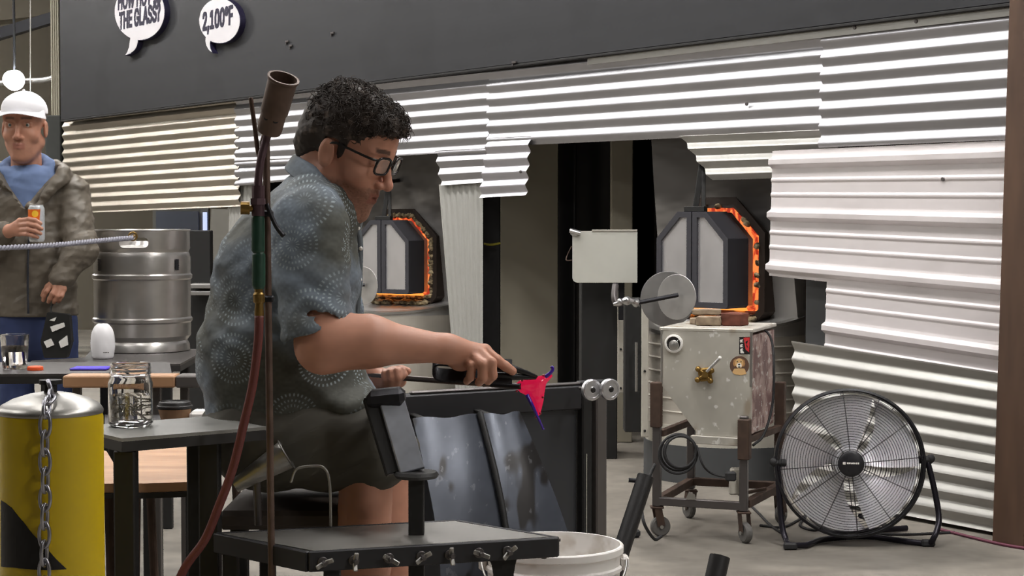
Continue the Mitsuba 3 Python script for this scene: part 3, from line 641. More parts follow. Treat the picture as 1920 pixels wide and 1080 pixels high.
part(kb, 'body', moved(prism(sg.Polygon([(0.002, kzt - 0.02), (kw - 0.002, kzt - 0.02), (kw - 0.002, 0.40), (0.14, 0.40), (0.002, 0.575)]).buffer(-0.003).buffer(0.003), kd, -kd), KM), 'kiln_side', label='sides mottled red brown with torn stickers')
part(kb, 'front_panel', moved(prism(sg.Polygon([(0, kzt), (kw, kzt), (kw, 0.452), (kw - 0.018, 0.395), (0.145, 0.392), (0, 0.578)]).buffer(-0.006).buffer(0.006), 0.006), KM), 'kiln_paint', label='pale grey stained front')
part(kb, 'lid', moved(cbox(kw + 0.012, 0.014, kd + 0.016, 0.003, (kw / 2, kzt - 0.002, -kd / 2)), KM @ np.diag([1, 1, 1, 1.0])), 'kiln_paint')
for u in (0.004, kw - 0.004): part(kb, 'corner_strip', moved(cbox(0.010, 0.21, 0.010, 0.003, (u, kzt - 0.106, 0.004)), KM), 'satin_steel', label='worn edge')
def flat(parent, name, pts, m, z=0.0065, t=0.001, label=None):
    """Pixels on the front panel."""
    out = []
    for x, y in pts:
        r = ray(x, y); n3 = ky; p = CAM + r * (((K(0, -0.006, 0) - CAM) @ n3) / (r @ n3)); out.append([(p - K(0, 0, 0)) @ kx, p[2]])
    return part(parent, name, moved(prism(sg.Polygon(out).buffer(0), t, z), KM), m, smooth=False, label=label)
def circ(cx, cy, rx, ry=None, n=28, a0=0, a1=2 * PI): return [(cx + rx * math.cos(t), cy + (ry or rx) * math.sin(t)) for t in np.linspace(a0, a1, n)]
def on_front(x, y, off=0.006):
    r = ray(x, y); return CAM + r * (((K(0, -off, 0) - CAM) @ ky) / (r @ ky))
ga = part(kb, 'gauge', moved(lathe([(0, 0), (0.034, 0), (0.035, 0.012), (0.028, 0.016), (0.026, 0.012), (0, 0.012)], 40), frame(on_front(1264.5, 644), x=kx, z=-ky)), 'paper_white', label='round white gauge')
part(ga, 'dial', moved(lathe([(0, 0.0125), (0.026, 0.0125), (0.024, 0.0135), (0, 0.0135)], 32), frame(on_front(1264.5, 644), x=kx, z=-ky)), 'ink', label='dark dial')
part(ga, 'hub', moved(lathe([(0.020, 0.0135), (0.017, 0.017), (0.008, 0.020), (0, 0.021)], 24), frame(on_front(1265, 647), x=kx, z=-ky)), 'satin_steel', label='silver lower half')
part(ga, 'needle', bar(on_front(1265, 645, 0.024), on_front(1272, 637, 0.024), 0.002, 0.002), 'paper_white')
s = flat(kb, 'sticker', [(1386.5, 632), (1407, 631.5), (1405.5, 664), (1386, 664)], 'ink', label='black and red sticker')
flat(s, 'red_field', [(1394, 633), (1406, 632.5), (1404.8, 661), (1398, 655)], 'sticker_red', 0.0076, 0.0006, 'red field')
for y in (636, 645, 653): flat(s, 'white_mark', [(1388, y + 1), (1393, y), (1393.5, y + 2.2), (1390.2, y + 3), (1394.3, y + 5.5), (1388, y + 6.4)], 'paper_white', 0.0076, 0.0006)
flat(s, 'white_mark', [(1387.5, 662), (1392, 656), (1396, 662.5)], 'paper_white', 0.0076, 0.0006)
flat(s, 'white_mark', [(1398, 641), (1403, 638), (1400, 646), (1403, 651), (1401, 652)], 'ink', 0.0084, 0.0006)
s = flat(kb, 'sticker', circ(1386.5, 685.5, 18, 18), 'dog_brown', label='round sticker with a golden dog')
flat(s, 'chest', [(1377, 691), (1396, 691), (1400, 701), (1390, 703.5), (1378, 702), (1373, 698)], 'dog_gold', 0.0076, 0.0006)
flat(s, 'ear', [(1376, 675), (1380, 673), (1381, 683), (1377, 688), (1374.5, 682)], 'dog_ear', 0.0077, 0.0006); flat(s, 'ear', [(1396, 675), (1392, 673), (1391.5, 683), (1395, 688), (1397.5, 682)], 'dog_ear', 0.0077, 0.0006)
flat(s, 'face', circ(1386.3, 681, 7.5, 9.5), 'dog_gold', 0.0084, 0.0006)
flat(s, 'muzzle', circ(1386.3, 685, 4.6, 4.6), 'paper_white', 0.0091, 0.0004); flat(s, 'nose', circ(1386.3, 683.2, 2.1, 1.6, 12), 'ink', 0.0097, 0.0004); flat(s, 'mouth', circ(1386.3, 688, 2.2, 1.3, 12), 'ink', 0.0097, 0.0004)
for x in (1382.8, 1389.8): flat(s, 'eye', circ(x, 678, 1.1, 1.2, 10), 'ink', 0.0092, 0.0004)
va = part(kb, 'valve', cat_([moved(cbox(0.05, 0.05, 0.018, 0.006), frame(on_front(1322, 702, 0.012), x=kx + np.array([0, 0, 0.15]), y=np.cross(-ky, kx + np.array([0, 0, 0.15])))), rod(on_front(1322, 702, 0.006), on_front(1322, 702, 0.05), 0.012)]), 'brass', label='brass valve')
for x, y in ((1309, 692), (1334, 695), (1308, 712), (1332, 714)): part(va, 'knob', cat_([moved(trimesh.creation.icosphere(2, 0.011), T_(*on_front(x, y, 0.022))), rod(on_front(x, y, 0.022), on_front(1322, 702, 0.018), 0.006)]), 'brass', smooth=True)
part(va, 'lever', rod(on_front(1325, 697, 0.045), on_front(1350, 671, 0.05), 0.0055), 'bright_steel', label='silver lever')
part(va, 'lever_tip', moved(trimesh.creation.icosphere(2, 0.007), T_(*on_front(1350, 671, 0.05))), 'paper_white', smooth=True)
# frame
def kleg(u, v, z0, z1, w=0.03, m='mid_iron', n='leg', label=None): return part(kb, n, moved(cbox(w, w, z1 - z0, 0.003), frame(K(u, v, (z0 + z1) / 2), x=kx, z=[0, 0, 1])), m, label=label)
kleg(-0.012, -0.012, 0.115, 0.52); kleg(kw - 0.025, -0.02, 0.115, 0.47); kleg(0.01, kd + 0.02, 0.12, 0.60); kleg(kw + 0.02, kd + 0.02, 0.12, 0.47)
kleg(-0.014, -0.016, 0.415, 0.585, 0.040, 'rust', 'corner_bracket', 'rusty angle iron'); kleg(kw - 0.022, -0.026, 0.31, 0.46, 0.044, 'rust', 'corner_bracket', 'rusty angle iron'); kleg(kw + 0.02, kd + 0.02, 0.30, 0.56, 0.04, 'rust', 'corner_bracket', 'rusty angle iron')
def krail(u0, v0, z0, u1, v1, z1, w=0.03, m='mid_iron', n='rail', label=None): return part(kb, n, bar(K(u0, v0, z0), K(u1, v1, z1), w, w), m, label=label)
krail(-0.01, -0.012, 0.135, kw - 0.02, -0.02, 0.135); krail(0.01, kd + 0.02, 0.15, kw + 0.02, kd + 0.02, 0.15, 0.03, 'rust'); krail(-0.01, 0, 0.135, 0.01, kd, 0.15, 0.03, 'rust'); krail(kw - 0.02, 0, 0.14, kw + 0.02, kd, 0.15, 0.03, 'rust')
krail(0.12, -0.008, 0.375, kw - 0.01, -0.012, 0.372, 0.03, 'kiln_paint', 'crossbar', 'pale crossbar under the box'); krail(0, 0.0, 0.39, 0.01, kd + 0.02, 0.39, 0.025, 'rust'); krail(kw - 0.02, 0.0, 0.38, kw + 0.02, kd + 0.02, 0.38, 0.025, 'rust')
part(kb, 'bracket_plate', moved(prism([(0.105, 0.15), (0.145, 0.15), (0.140, 0.17), (0.118, 0.18)], 0.004, 0.03), KM), 'satin_steel')
def caster(u, v, yaw):
    f = np.array([math.cos(yaw), math.sin(yaw), 0]); a = np.array([-f[1], f[0], 0]); o = K(u, v, 0)
    w = part(kb, 'caster', cat_([moved(cbox(0.05, 0.05, 0.006, 0.001), T_(*(o + [0, 0, 0.112]))), bar(o + a * 0.018 + f * 0.014 + [0, 0, 0.04], o + a * 0.018 + [0, 0, 0.11], 0.03, 0.003, up=a), bar(o - a * 0.018 + f * 0.014 + [0, 0, 0.04], o - a * 0.018 + [0, 0, 0.11], 0.03, 0.003, up=a)]), 'rust')
    part(w, 'wheel', disc(o + f * 0.014 + [0, 0, 0.038], a, 0.038, 0.026, 32, 0.006), 'caster_grey'); part(w, 'axle', rod(o + f * 0.014 + a * 0.022 + [0, 0, 0.038], o + f * 0.014 - a * 0.022 + [0, 0, 0.038], 0.007), 'satin_steel')
mat('caster_grey', c(92, 90, 88), 0.6)
caster(-0.012, -0.012, 0.2); caster(kw - 0.025, -0.02, -1.2); caster(0.01, kd + 0.02, 2.0); caster(kw + 0.02, kd + 0.02, 1.0)
jb = part(kb, 'junction_box', moved(cbox(0.062, 0.10, 0.04, 0.006), frame(K(kw - 0.055, 0.01, 0.222), x=kx + ky * 0.3, y=[0.06, 0, 1])), 'skirt_white', label='pale junction box')
part(jb, 'bracket', bar(K(kw - 0.055, 0.03, 0.17), K(kw + 0.01, 0.2, 0.17), 0.012, 0.012), 'rust')
# cable coil and cords of the kiln
cc = P(1272, 848, 6.52)
coil = [ring(cc + [dx, -0.012 * i, dz], [0.12, -1, 0.05], 0.066 + dr3, 0.0045, 48, 8) for i, (dx, dz, dr3) in enumerate(((0, 0, 0.002), (0.006, 0.003, -0.004), (-0.004, -0.004, 0.006), (0.004, 0.006, -0.008)))]
part(kb, 'cable_coil', cat_(coil), 'rubber', smooth=True, label='coiled grey cable')
part(kb, 'cable', tube(spline([P(1306, 835, 6.5), P(1316, 868, 6.48), P(1330, 885, 6.5), P(1352, 893, 6.5), P(1378, 895, 6.48)], 30), 0.004, 8), 'rubber', smooth=True)
part(kb, 'plug', moved(cbox(0.04, 0.03, 0.035, 0.006), T_(*P(1370, 893, 6.47))), 'rubber')
part(kb, 'cord', tube(spline([P(1408, 621, 6.62), P(1432, 618, 6.7), P(1447, 640, 6.68), P(1451, 690, 6.62), P(1448, 760, 6.6), P(1432, 815, 6.55), P(1412, 835, 6.5)], 50), 0.005, 8), 'rubber', smooth=True, label='black cord hanging down the side')
part(kb, 'cord', tube(spline([P(1228, 870, 6.58), P(1206, 925, 6.5), P(1206, 975, 6.35), P(1226, 1010, 6.4), P(1240, 1006, 6.45)], 40), 0.006, 8), 'rubber', smooth=True, label='black cord trailing to the floor')
# firebricks stacked on the kiln lid
def brick(label, x, y, D, sx, sy, sz, yaw, m, seed, zoff):
    b = cbox(sx, sy, sz, 0.004).subdivide().subdivide(); b.vertices += 0.007 * (nfbm(b.vertices * 70 + seed * 3.1, 3)[:, None] - 0.5) * [1, 1, 0.8]
    q = P(x, y, D); q[2] = kzt + 0.005 + zoff + sz / 2
    whole('firebrick', label, 'brick', moved(b, T_(*q) @ trimesh.transformations.rotation_matrix(yaw, [0, 0, 1])), m, smooth=25)
brick('pale chipped firebrick at the front of the pile on the kiln box', 1330, 605, 6.72, 0.095, 0.07, 0.035, -0.3, 'firebrick', 1, 0)
brick('red brown burnt brick at the right end of the pile on the kiln box', 1378, 603, 6.72, 0.080, 0.09, 0.048, -0.5, 'burnt_brick', 2, 0)
brick('small broken firebrick left of the pale one on the kiln box', 1306, 606, 6.78, 0.035, 0.06, 0.026, 0.3, 'firebrick', 3, 0)
brick('flat firebrick lying on top of the pile on the kiln box', 1325, 595, 6.80, 0.11, 0.06, 0.022, -0.15, 'firebrick', 4, 0.037)
brick('grey brown lump of brick resting between the two larger bricks', 1356, 604, 6.84, 0.04, 0.06, 0.040, 0.2, 'burnt_brick', 5, 0)

# ================================================================ the floor fan
fn_ = thing('floor_fan', 'round silver floor fan in a black wire cage on a tube stand', 'fan')
FD = 6.45; fc = P(1592, 868, FD); fR = 0.268; fn3 = unit([-0.10, -1, 0.10])
FM = frame(fc, x=unit(np.cross(fn3, [0, 0, -1.0]) * -1) * 1.0, z=fn3)
if FM[0, 0] < 0: FM[:3, 0] *= -1; FM[:3, 1] *= -1
def Fp(x, y, z): return FM[:3, 3] + FM[:3, 0] * x + FM[:3, 1] * y + FM[:3, 2] * z
def dome(r, s): return s * (0.030 + 0.055 * math.sqrt(max(0.0, 1 - (r / fR) ** 2)))
mat('fan_black', c(30, 30, 34), 0.4, 0.3); mat('fan_blade', c(222, 222, 228), 0.36, 0.35)
def circle_pts(r, z, n=64): return np.array([Fp(r * math.cos(t), r * math.sin(t), z) for t in np.arange(n) * 2 * PI / n])
for side, nm in ((1, 'front_grille'), (-1, 'rear_grille')):
    g = part(fn_, nm, tube(circle_pts(fR, dome(fR, side)), 0.005, 8, closed=True), 'fan_black', smooth=True)
    for r in np.arange(0.052, fR - 0.003, 0.0094 if side > 0 else 0.019): part(g, 'ring_wire', tube(circle_pts(r, dome(r, side)), 0.0011, 5, closed=True), 'fan_black', smooth=True)
    for q in range(12 if side > 0 else 8):
        t = q * 2 * PI / (12 if side > 0 else 8) + 0.10
        part(g, 'spoke', tube([Fp(r * math.cos(t), r * math.sin(t), dome(r, side) + side * 0.002) for r in np.linspace(0.045, fR, 10)], 0.0017, 6), 'fan_black', smooth=True)
part(fn_, 'outer_hoop', moved(lathe([(fR - 0.002, -0.04), (fR + 0.006, -0.036), (fR + 0.006, 0.036), (fR - 0.002, 0.04)], 72), FM), 'fan_black')
hb = part(fn_, 'hub_cap', moved(lathe([(0, 0.095), (0.036, 0.094), (0.046, 0.088), (0.048, 0.078), (0, 0.078)], 40), FM), 'fan_black', label='black hub cap')
part(hb, 'logo', moved(cat_([cbox(0.010, 0.010, 0.001, 0.0003, (-0.026, 0.002, 0.0955))] + [cbox(0.005, 0.006, 0.001, 0.0003, (-0.014 + 0.0065 * i, 0.002, 0.0955)) for i in range(7)]), FM), 'paper_white', smooth=False, label='small white maker mark')
part(fn_, 'motor', moved(lathe([(0, -0.13), (0.05, -0.13), (0.058, -0.11), (0.058, -0.03), (0.03, -0.02), (0, -0.02)], 32), FM), 'fan_black')
part(fn_, 'hub', moved(lathe([(0, -0.03), (0.06, -0.03), (0.055, 0.03), (0.02, 0.035), (0, 0.035)], 32), FM), 'fan_blade', label='silver hub')
for q in range(5):
    t0 = q * 2 * PI / 5 + 2.75; nu, nv = 14, 12; V = np.zeros((nu, nv, 3))
    for i in range(nu):
        r = 0.05 + (fR - 0.068) * i / (nu - 1); wdt = 0.75 + 0.5 * (i / (nu - 1)) ** 0.8
        for j in range(nv):
            u = j / (nv - 1) - 0.5; tt = t0 + u * wdt * 0.98 + 0.35 * (i / (nu - 1)); zz = -u * 0.060 + 0.010 * math.sin(u * 3)
            V[i, j] = Fp(r * math.cos(tt), r * math.sin(tt), zz)
    part(fn_, 'blade', slab(V, FM[:3, 2] * -0.0015), 'fan_blade', smooth=40, label='broad silver blade')
# stand
fl_, fr_ = P(1458, 868, FD), P(1738, 862, FD)
fz = lambda x, y, d: np.array([P(x, y, d)[0], d, 0.013])
bL, bR = PZ(1482, 1024, 0.013), PZ(1740, 1018, 0.013)
leftf = [fl_, P(1461, 930, FD - 0.01), P(1466, 985, FD - 0.03), P(1474, 1012, FD - 0.06), bL + [0.0, 0.0, 0.004], bL + [0.06, 0.02, 0]]
rightf = [fr_, P(1748, 900, FD - 0.01), P(1758, 950, FD - 0.02), P(1760, 980, FD - 0.04), P(1752, 1006, FD - 0.07), bR, bR + [-0.07, 0.03, 0]]
part(fn_, 'stand', tube(np.vstack([spline(leftf, 30), spline([bL + [0.06, 0.02, 0], bL + [0.15, 0.14, 0], bR + [-0.2, 0.13, 0], bR + [-0.07, 0.03, 0]], 20)[1:-1], spline(rightf, 30)[::-1]]), 0.011, 12), 'fan_tube', smooth=True, label='dark tube stand')
mat('fan_tube', c(40, 38, 46), 0.32, 0.6)
for q, s in ((fl_, -1), (fr_, 1)):
    part(fn_, 'pivot_knob', cat_([rod(q + [-s * 0.03, 0, 0], q + [s * 0.018, 0, 0], 0.014), moved(trimesh.creation.icosphere(2, 0.016), T_(*(q + [s * 0.014, 0, 0.004])))]), 'rubber', smooth=30)
for q in (bL, bR): part(fn_, 'foot', moved(cbox(0.05, 0.026, 0.026, 0.006), T_(*(q + [0, 0, 0]))), 'rubber')
part(fn_, 'rear_foot', cat_([rod(PZ(1700, 990, 0.013), PZ(1560, 1000, 0.013), 0.011), rod(PZ(1660, 985, 0.013), Fp(0.05, -0.2, -0.1), 0.009)]), 'fan_tube')
# cords on the floor behind the fan and at the wall's foot
def cord(label, pts, r=0.005, m='rubber', z=None):
    return whole('power_cord', label, 'cord', tube(spline([PZ(x, y, r if z is None else z) for x, y in pts], 60), r, 8), m, smooth=True)
cord('black cord looping on the floor behind the fan', [(1425, 985), (1470, 988), (1510, 968), (1500, 985), (1530, 994), (1545, 978), (1520, 972), (1560, 996), (1620, 1000), (1700, 1002), (1790, 998)])
cord('dark cord running from the kiln box towards the fan', [(1400, 940), (1420, 960), (1445, 985), (1470, 1002)])
mat('cord_red', c(96, 40, 60), 0.5)
cord('purplish cord along the foot of the wall at the right edge', [(1760, 992), (1820, 1007), (1880, 1021), (1935, 1030)], 0.006, 'cord_red')
k = whole('plug_adapter', 'black plug lying on the floor beside the white bucket', 'plug', moved(cbox(0.07, 0.045, 0.03, 0.008), T_(*PZ(1182, 1000, 0.016)) @ trimesh.transformations.rotation_matrix(0.4, [0, 0, 1])), 'rubber')

# ================================================================ the glassblower's bench
mat('bench_black', c(44, 44, 47), 0.5, 0.3); mat('bench_grey', c(64, 66, 70), 0.45, 0.4); mat('bench_post', c(98, 94, 92), 0.5, 0.5)
def shield_col(p, n, uv):
    a = fb(p.x * 9, p.z * 12, p.y * 3, octaves=4); s = sst(0.56, 0.7, fb(p.x * 22 + 4, p.z * 9)); w = sst(0.70, 0.76, fb(p.x * 60, p.z * 40, octaves=4))
    return mixc(mixc((0.085, 0.095, 0.12), (0.03, 0.028, 0.028), s), (0.30, 0.31, 0.34), w * 0.25) * (0.6 + 0.6 * a)
mat('shield_sheet', mikit.proc(shield_col), 0.33, 0.45)
mat('worn_steel', mikit.proc(lambda p, n, uv: mi.Color3f(0.36, 0.38, 0.43) * (0.6 + 0.7 * fb(p.x * 30, p.z * 30))), 0.4, 0.6)
mat('plank', c(58, 50, 44), 0.7)
bn = thing('glassblowing_bench', 'dark steel glassblowing bench with roller wheels that the glassblower sits at', 'bench')
bR_, bL_ = P(1095, 724, 5.0), P(770, 743, 4.72); zb = 0.725
bx = unit([bR_[0] - bL_[0], bR_[1] - bL_[1], 0]); by = np.array([-bx[1], bx[0], 0])
def Bp(u, v, z): return np.array([bR_[0], bR_[1], 0]) + bx * u + by * v + np.array([0, 0, z])
BM = frame(Bp(0, 0, 0), x=bx, z=[0, 0, 1])
def bbox(u0, u1, v0, v1, z0, z1, b=0.004): return moved(cbox(u1 - u0, v1 - v0, z1 - z0, b, ((u0 + u1) / 2, (v0 + v1) / 2, (z0 + z1) / 2)), BM)
part(bn, 'top_rail', bbox(-0.68, -0.004, 0.0, 0.05, zb - 0.068, zb), 'bench_black')
part(bn, 'rail_strip', bbox(-0.55, 0.02, 0.004, 0.02, zb + 0.0, zb + 0.010), 'mid_iron', label='bare steel strip along the top rail')
part(bn, 'back_panel', bbox(-0.68, -0.010, 0.02, 0.03, 0.12, zb - 0.066), 'bench_grey', label='dark grey back panel')
part(bn, 'lower_rail', bbox(-0.68, -0.004, 0.0, 0.05, 0.10, 0.14), 'bench_black')
part(bn, 'leg', bbox(-0.008, 0.026, -0.006, 0.05, 0, zb - 0.015), 'matte_black', label='black corner post'); part(bn, 'leg', bbox(0.036, 0.072, -0.012, 0.03, 0, zb - 0.02), 'bench_post', label='grey steel corner post'); part(bn, 'leg', bbox(-0.70, -0.66, 0.0, 0.04, 0, zb - 0.01), 'matte_black')
part(bn, 'weld_line', bbox(0.004, 0.0065, -0.008, -0.005, 0.2, 0.53, 0.0005), 'skirt_white', label='thin pale line on the black post')
for i, (x, y) in enumerate(((1109, 731), (1143, 730))):
    n = unit([0.5, -0.86, 0.0]); q = P(x, y, 4.9)
    w = part(bn, 'roller_wheel', moved(lathe([(0.008, -0.009), (0.025, -0.009), (0.030, -0.006), (0.030, 0.006), (0.027, 0.009), (0.022, 0.009), (0.021, 0.0075), (0.010, 0.0075), (0.008, 0.009)], 40), frame(q, x=np.cross(n, [0, 0, 1.0]), z=n)), 'aluminium', label='silver roller wheel')
    part(w, 'bearing', moved(lathe([(0, -0.010), (0.0085, -0.010), (0.0085, 0.008), (0.005, 0.011), (0, 0.011)], 20), frame(q, x=np.cross(n, [0, 0, 1.0]), z=n)), 'ink'); part(w, 'axle', rod(q + n * 0.004, q - n * 0.06, 0.005), 'mid_iron')
part(bn, 'roller_mount', bbox(-0.01, 0.08, 0.0, 0.03, zb - 0.03, zb + 0.012), 'bench_black')
# curved heat shield of two sheets hung on the near side, with a strap between
def shield(u0, u1, v, cut):
    V = np.zeros((16, 14, 3))
    for i in range(16):
        t = i / 15; z = zb - 0.05 - 0.42 * t; vv = v - 0.16 * math.sin(t * 1.5)
        for j in range(14):
            a = j / 13; V[i, j] = Bp(u0 + (u1 + cut * t * 1.6 - u0) * a, vv - 0.01 * math.sin(PI * a), z + 0.003 * math.sin(9 * a + 4 * t))
    return slab(V, by * 0.002)
part(bn, 'shield_sheet', shield(-0.60, -0.405, -0.10, 0), 'shield_sheet', smooth=40, label='scuffed blue grey sheet'); part(bn, 'shield_sheet', shield(-0.395, -0.275, -0.105, 0.055), 'shield_sheet', smooth=40, label='scuffed blue grey sheet')
part(bn, 'strap', tube([Bp(-0.40, -0.10 - 0.16 * math.sin(t * 1.5) - 0.006, zb - 0.045 - 0.42 * t) for t in np.linspace(0, 1, 14)], 0.009, 8), 'matte_black', smooth=True)
for u in (-0.55, -0.35): part(bn, 'shield_hanger', bar(Bp(u, -0.10, zb - 0.06), Bp(u, 0.01, zb - 0.05), 0.02, 0.006), 'matte_black')
# near arm of the bench and the seat plank
a0, a1 = P(733, 748, 3.46), P(773, 884, 3.42)
part(bn, 'arm', bar(a0, a1, 0.05, 0.016, up=(0.25, -1, 0)), 'worn_steel', label='worn bright flat bar of the near arm')
part(bn, 'arm_channel', bar(a0 + [-0.020, 0.012, 0.008], a1 + [-0.016, 0.012, 0], 0.075, 0.022, up=(0.25, -1, 0)), 'matte_black')
part(bn, 'arm_cap', moved(cbox(0.075, 0.06, 0.035, 0.010), frame(a0 + [-0.01, 0.01, 0.002], x=[1, 0, 0.1], y=[0, 1, 0])), 'dark_iron', label='dark joint at the top of the arm')
part(bn, 'arm_plate', moved(lathe([(0, 0), (0.04, 0), (0.044, 0.006), (0.04, 0.012), (0, 0.012)], 32), T_(*(a1 + [0.008, 0, -0.012]))), 'matte_black', label='round black end plate')
part(bn, 'arm_stay', bar(a1 + [0.008, 0.0, -0.01], a1 + [0.008, 0.0, -0.66], 0.03, 0.03, up=(0, 1, 0)), 'matte_black'); part(bn, 'arm_stay', bar(a0 + [0, 0.02, 0], Bp(-0.67, 0.02, zb - 0.04), 0.03, 0.03), 'matte_black')
part(bn, 'seat', moved(cbox(0.30, 0.50, 0.04, 0.01), T_(-0.46, 3.87, 0.575)), 'plank', label='dark wooden seat plank')
for x, y in ((-0.57, 3.66), (-0.35, 3.66), (-0.57, 4.08), (-0.35, 4.08)): part(bn, 'seat_leg', moved(cbox(0.035, 0.035, 0.556, 0.003), T_(x, y, 0.278)), 'matte_black')
part(bn, 'seat_rail', bar([-0.35, 4.08, 0.535], Bp(-0.67, 0.02, 0.535), 0.03, 0.03), 'matte_black'); part(bn, 'seat_rail', bar([-0.35, 3.66, 0.30], a1 + [0.0, 0, -0.62], 0.03, 0.03), 'matte_black')

# bolted steel tool table at the bottom
tt = thing('tool_table', 'low dark steel table with a row of wing bolts along its front edge', 'table')
tz = 0.584; tN, tR_, tL_ = PZ(578, 1035, tz), PZ(1046, 1008, tz), PZ(404, 1000, tz)
tx = unit(tR_ - tN); tv = unit(tL_ - tN); tw = np.linalg.norm(tR_ - tN); td = np.linalg.norm(tL_ - tN)
def prism_pts(pts, h): return trimesh.convex.convex_hull(np.vstack([np.array(pts), np.array(pts) - [0, 0, h]]))
part(tt, 'top', prism_pts([tN + [0.01, 0.012, 0], tR_ + [-0.01, 0.012, 0], tR_ + tv * td, tL_ + [0.01, 0, 0]], 0.008), 'satin_steel', label='bare steel top')
part(tt, 'front_edge', bar(tN + [0, 0, -0.018], tR_ + [0, 0, -0.018], 0.012, 0.038), 'bench_black'); part(tt, 'side_edge', bar(tN + [0, 0, -0.018], tL_ + [0, 0, -0.018], 0.012, 0.038), 'bench_black')
part(tt, 'side_edge', bar(tR_ + [0, 0, -0.018], tR_ + tv * td + [0, 0, -0.018], 0.012, 0.038), 'bench_black'); part(tt, 'rear_edge', bar(tL_ + [0, 0, -0.018], tR_ + tv * td + [0, 0, -0.018], 0.012, 0.038), 'bench_black')
tn = np.cross(tx, [0, 0, 1.0])
for i, x in enumerate((603, 660, 725, 786, 840, 896, 951)):
    u = (x - 578) / (1046 - 578) * tw * 0.985; q = tN + tx * u + [0, 0, -0.019 - 0.0 * i] + tn * 0.006
    b = part(tt, 'wing_bolt', cat_([disc(q + tn * 0.002, tn, 0.010, 0.005, 16), rod(q, q + tn * 0.026, 0.0042, 8)]), 'mid_iron')
    ang = 0.4 + i * 1.1; d = tx * math.cos(ang) + np.array([0, 0, 1]) * math.sin(ang)
    part(b, 'wing', cat_([moved(cbox(0.016, 0.009, 0.004, 0.0015), frame(q + tn * 0.018 + d * 0.010, x=d + tn * 0.5, z=np.cross(d + tn * .5, np.cross(d, tn)))), moved(cbox(0.016, 0.009, 0.004, 0.0015), frame(q + tn * 0.018 - d * 0.010, x=d - tn * 0.5, z=np.cross(d - tn * .5, np.cross(d, tn))))]), 'satin_steel')
lp = np.array([[P(x, y, 3.37)[0], P(x, y, 3.37)[2]] for x, y in ((905, 1022), (978, 1016), (966, 1060), (960, 1100), (958, 1570), (930, 1570), (928, 1100), (922, 1060))])
part(tt, 'leg', moved(prism(lp, 0.03), MXZ(3.40)), 'matte_black', smooth=False, label='black leg widening under the table edge')
part(tt, 'leg', bar(tN + [0.04, 0.04, -0.03], [tN[0] + 0.04, tN[1] + 0.04, 0.0], 0.03, 0.03, up=(0, 1, 0)), 'matte_black'); part(tt, 'leg', bar(tL_ + [0.03, 0, -0.03], [tL_[0] + 0.03, tL_[1], 0.0], 0.03, 0.03, up=(0, 1, 0)), 'matte_black')
q = P(1020, 1026, 3.38); part(tt, 'hook_bolt', cat_([rod(q + [0, 0, 0.02], q + [0, 0, -0.022], 0.005), disc(q, [0, 0, 1], 0.012, 0.006, 12), rod(q + [0, 0, 0.012], q + [0.032, 0, 0.014], 0.003)]), 'mid_iron')

# white bucket with a black pipe
bk = thing('bucket', 'white plastic bucket with a black pipe standing in it', 'bucket')
kc = P(1038, 1019, 4.4); kzr = kc[2]; kR = 0.176; k0_ = np.array([kc[0], kc[1], 0])
def bucket_col(p, n, uv):
    a = fb(p.x * 14, p.y * 14, p.z * 14, octaves=4); return mixc((0.74, 0.72, 0.70), (0.42, 0.37, 0.31), sst(0.52, 0.75, a) * 0.6)
mat('bucket_plastic', mikit.proc(bucket_col), 0.45)
H_ = kzr; ri = 0.152
def rz(z): return ri + (kR - 0.006 - ri) * z / H_
prof = [(0, 0.004), (ri - 0.004, 0.004), (ri, 0.0)] + [(rz(H_ - 0.105), H_ - 0.105), (rz(H_ - 0.100) + 0.006, H_ - 0.100), (rz(H_ - 0.092) + 0.006, H_ - 0.092), (rz(H_ - 0.088), H_ - 0.088), (rz(H_ - 0.066), H_ - 0.066), (rz(H_ - 0.061) + 0.007, H_ - 0.061), (rz(H_ - 0.052) + 0.007, H_ - 0.052), (rz(H_ - 0.048), H_ - 0.048), (rz(H_ - 0.022), H_ - 0.022), (kR, H_ - 0.018), (kR, H_ - 0.003), (kR - 0.003, H_), (kR - 0.009, H_), (kR - 0.010, H_ - 0.01), (ri - 0.006, 0.010), (0, 0.010)]
part(bk, 'shell', moved(lathe(prof, 72), T_(*k0_)), 'bucket_plastic', smooth=35)
part(bk, 'handle', tube([k0_ + [kR * 1.03 * math.cos(t), kR * 1.03 * math.sin(t) - 0.03, H_ - 0.03 - 0.05 * max(0, math.sin(-t + 0.0)) * 2.0] for t in np.linspace(-0.05 - PI, 0.05, 30)], 0.003, 8), 'satin_steel', smooth=True, label='wire handle')
for s in (-1, 1): part(bk, 'handle_lug', moved(cbox(0.02, 0.05, 0.035, 0.006), T_(*(k0_ + [s * (kR + 0.002), -0.012, H_ - 0.045]))), 'bucket_plastic')
def pipe(label, p0, p1, r, inner=0.8):
    k = thing('pipe', label, 'pipe'); d = unit(p1 - p0); L_ = np.linalg.norm(p1 - p0)
    part(k, 'tube', moved(lathe([(r * inner, 0.0), (r, 0.0), (r, L_), (r * inner, L_), (r * inner, L_ - 0.25), (0, L_ - 0.25)], 32), frame(p0, x=np.cross(d, [0.2, 1, 0.1]), z=d)), 'pipe_black', label='black tube'); return k
mat('pipe_black', c(38, 37, 38), 0.5, 0.3)
pp0, pp1 = np.array([kc[0] + 0.06, kc[1] + 0.02, 0.016]), P(1211, 893, 4.62); k = pipe('black iron pipe leaning out of the white bucket', pp0, pp1, 0.0225)
q = pp1 + [-0.032, 0, 0.0]; part(k, 'set_screw', rod(pp1 + [-0.018, 0, -0.012], pp1 + [-0.045, 0, -0.010], 0.006), 'dark_iron')
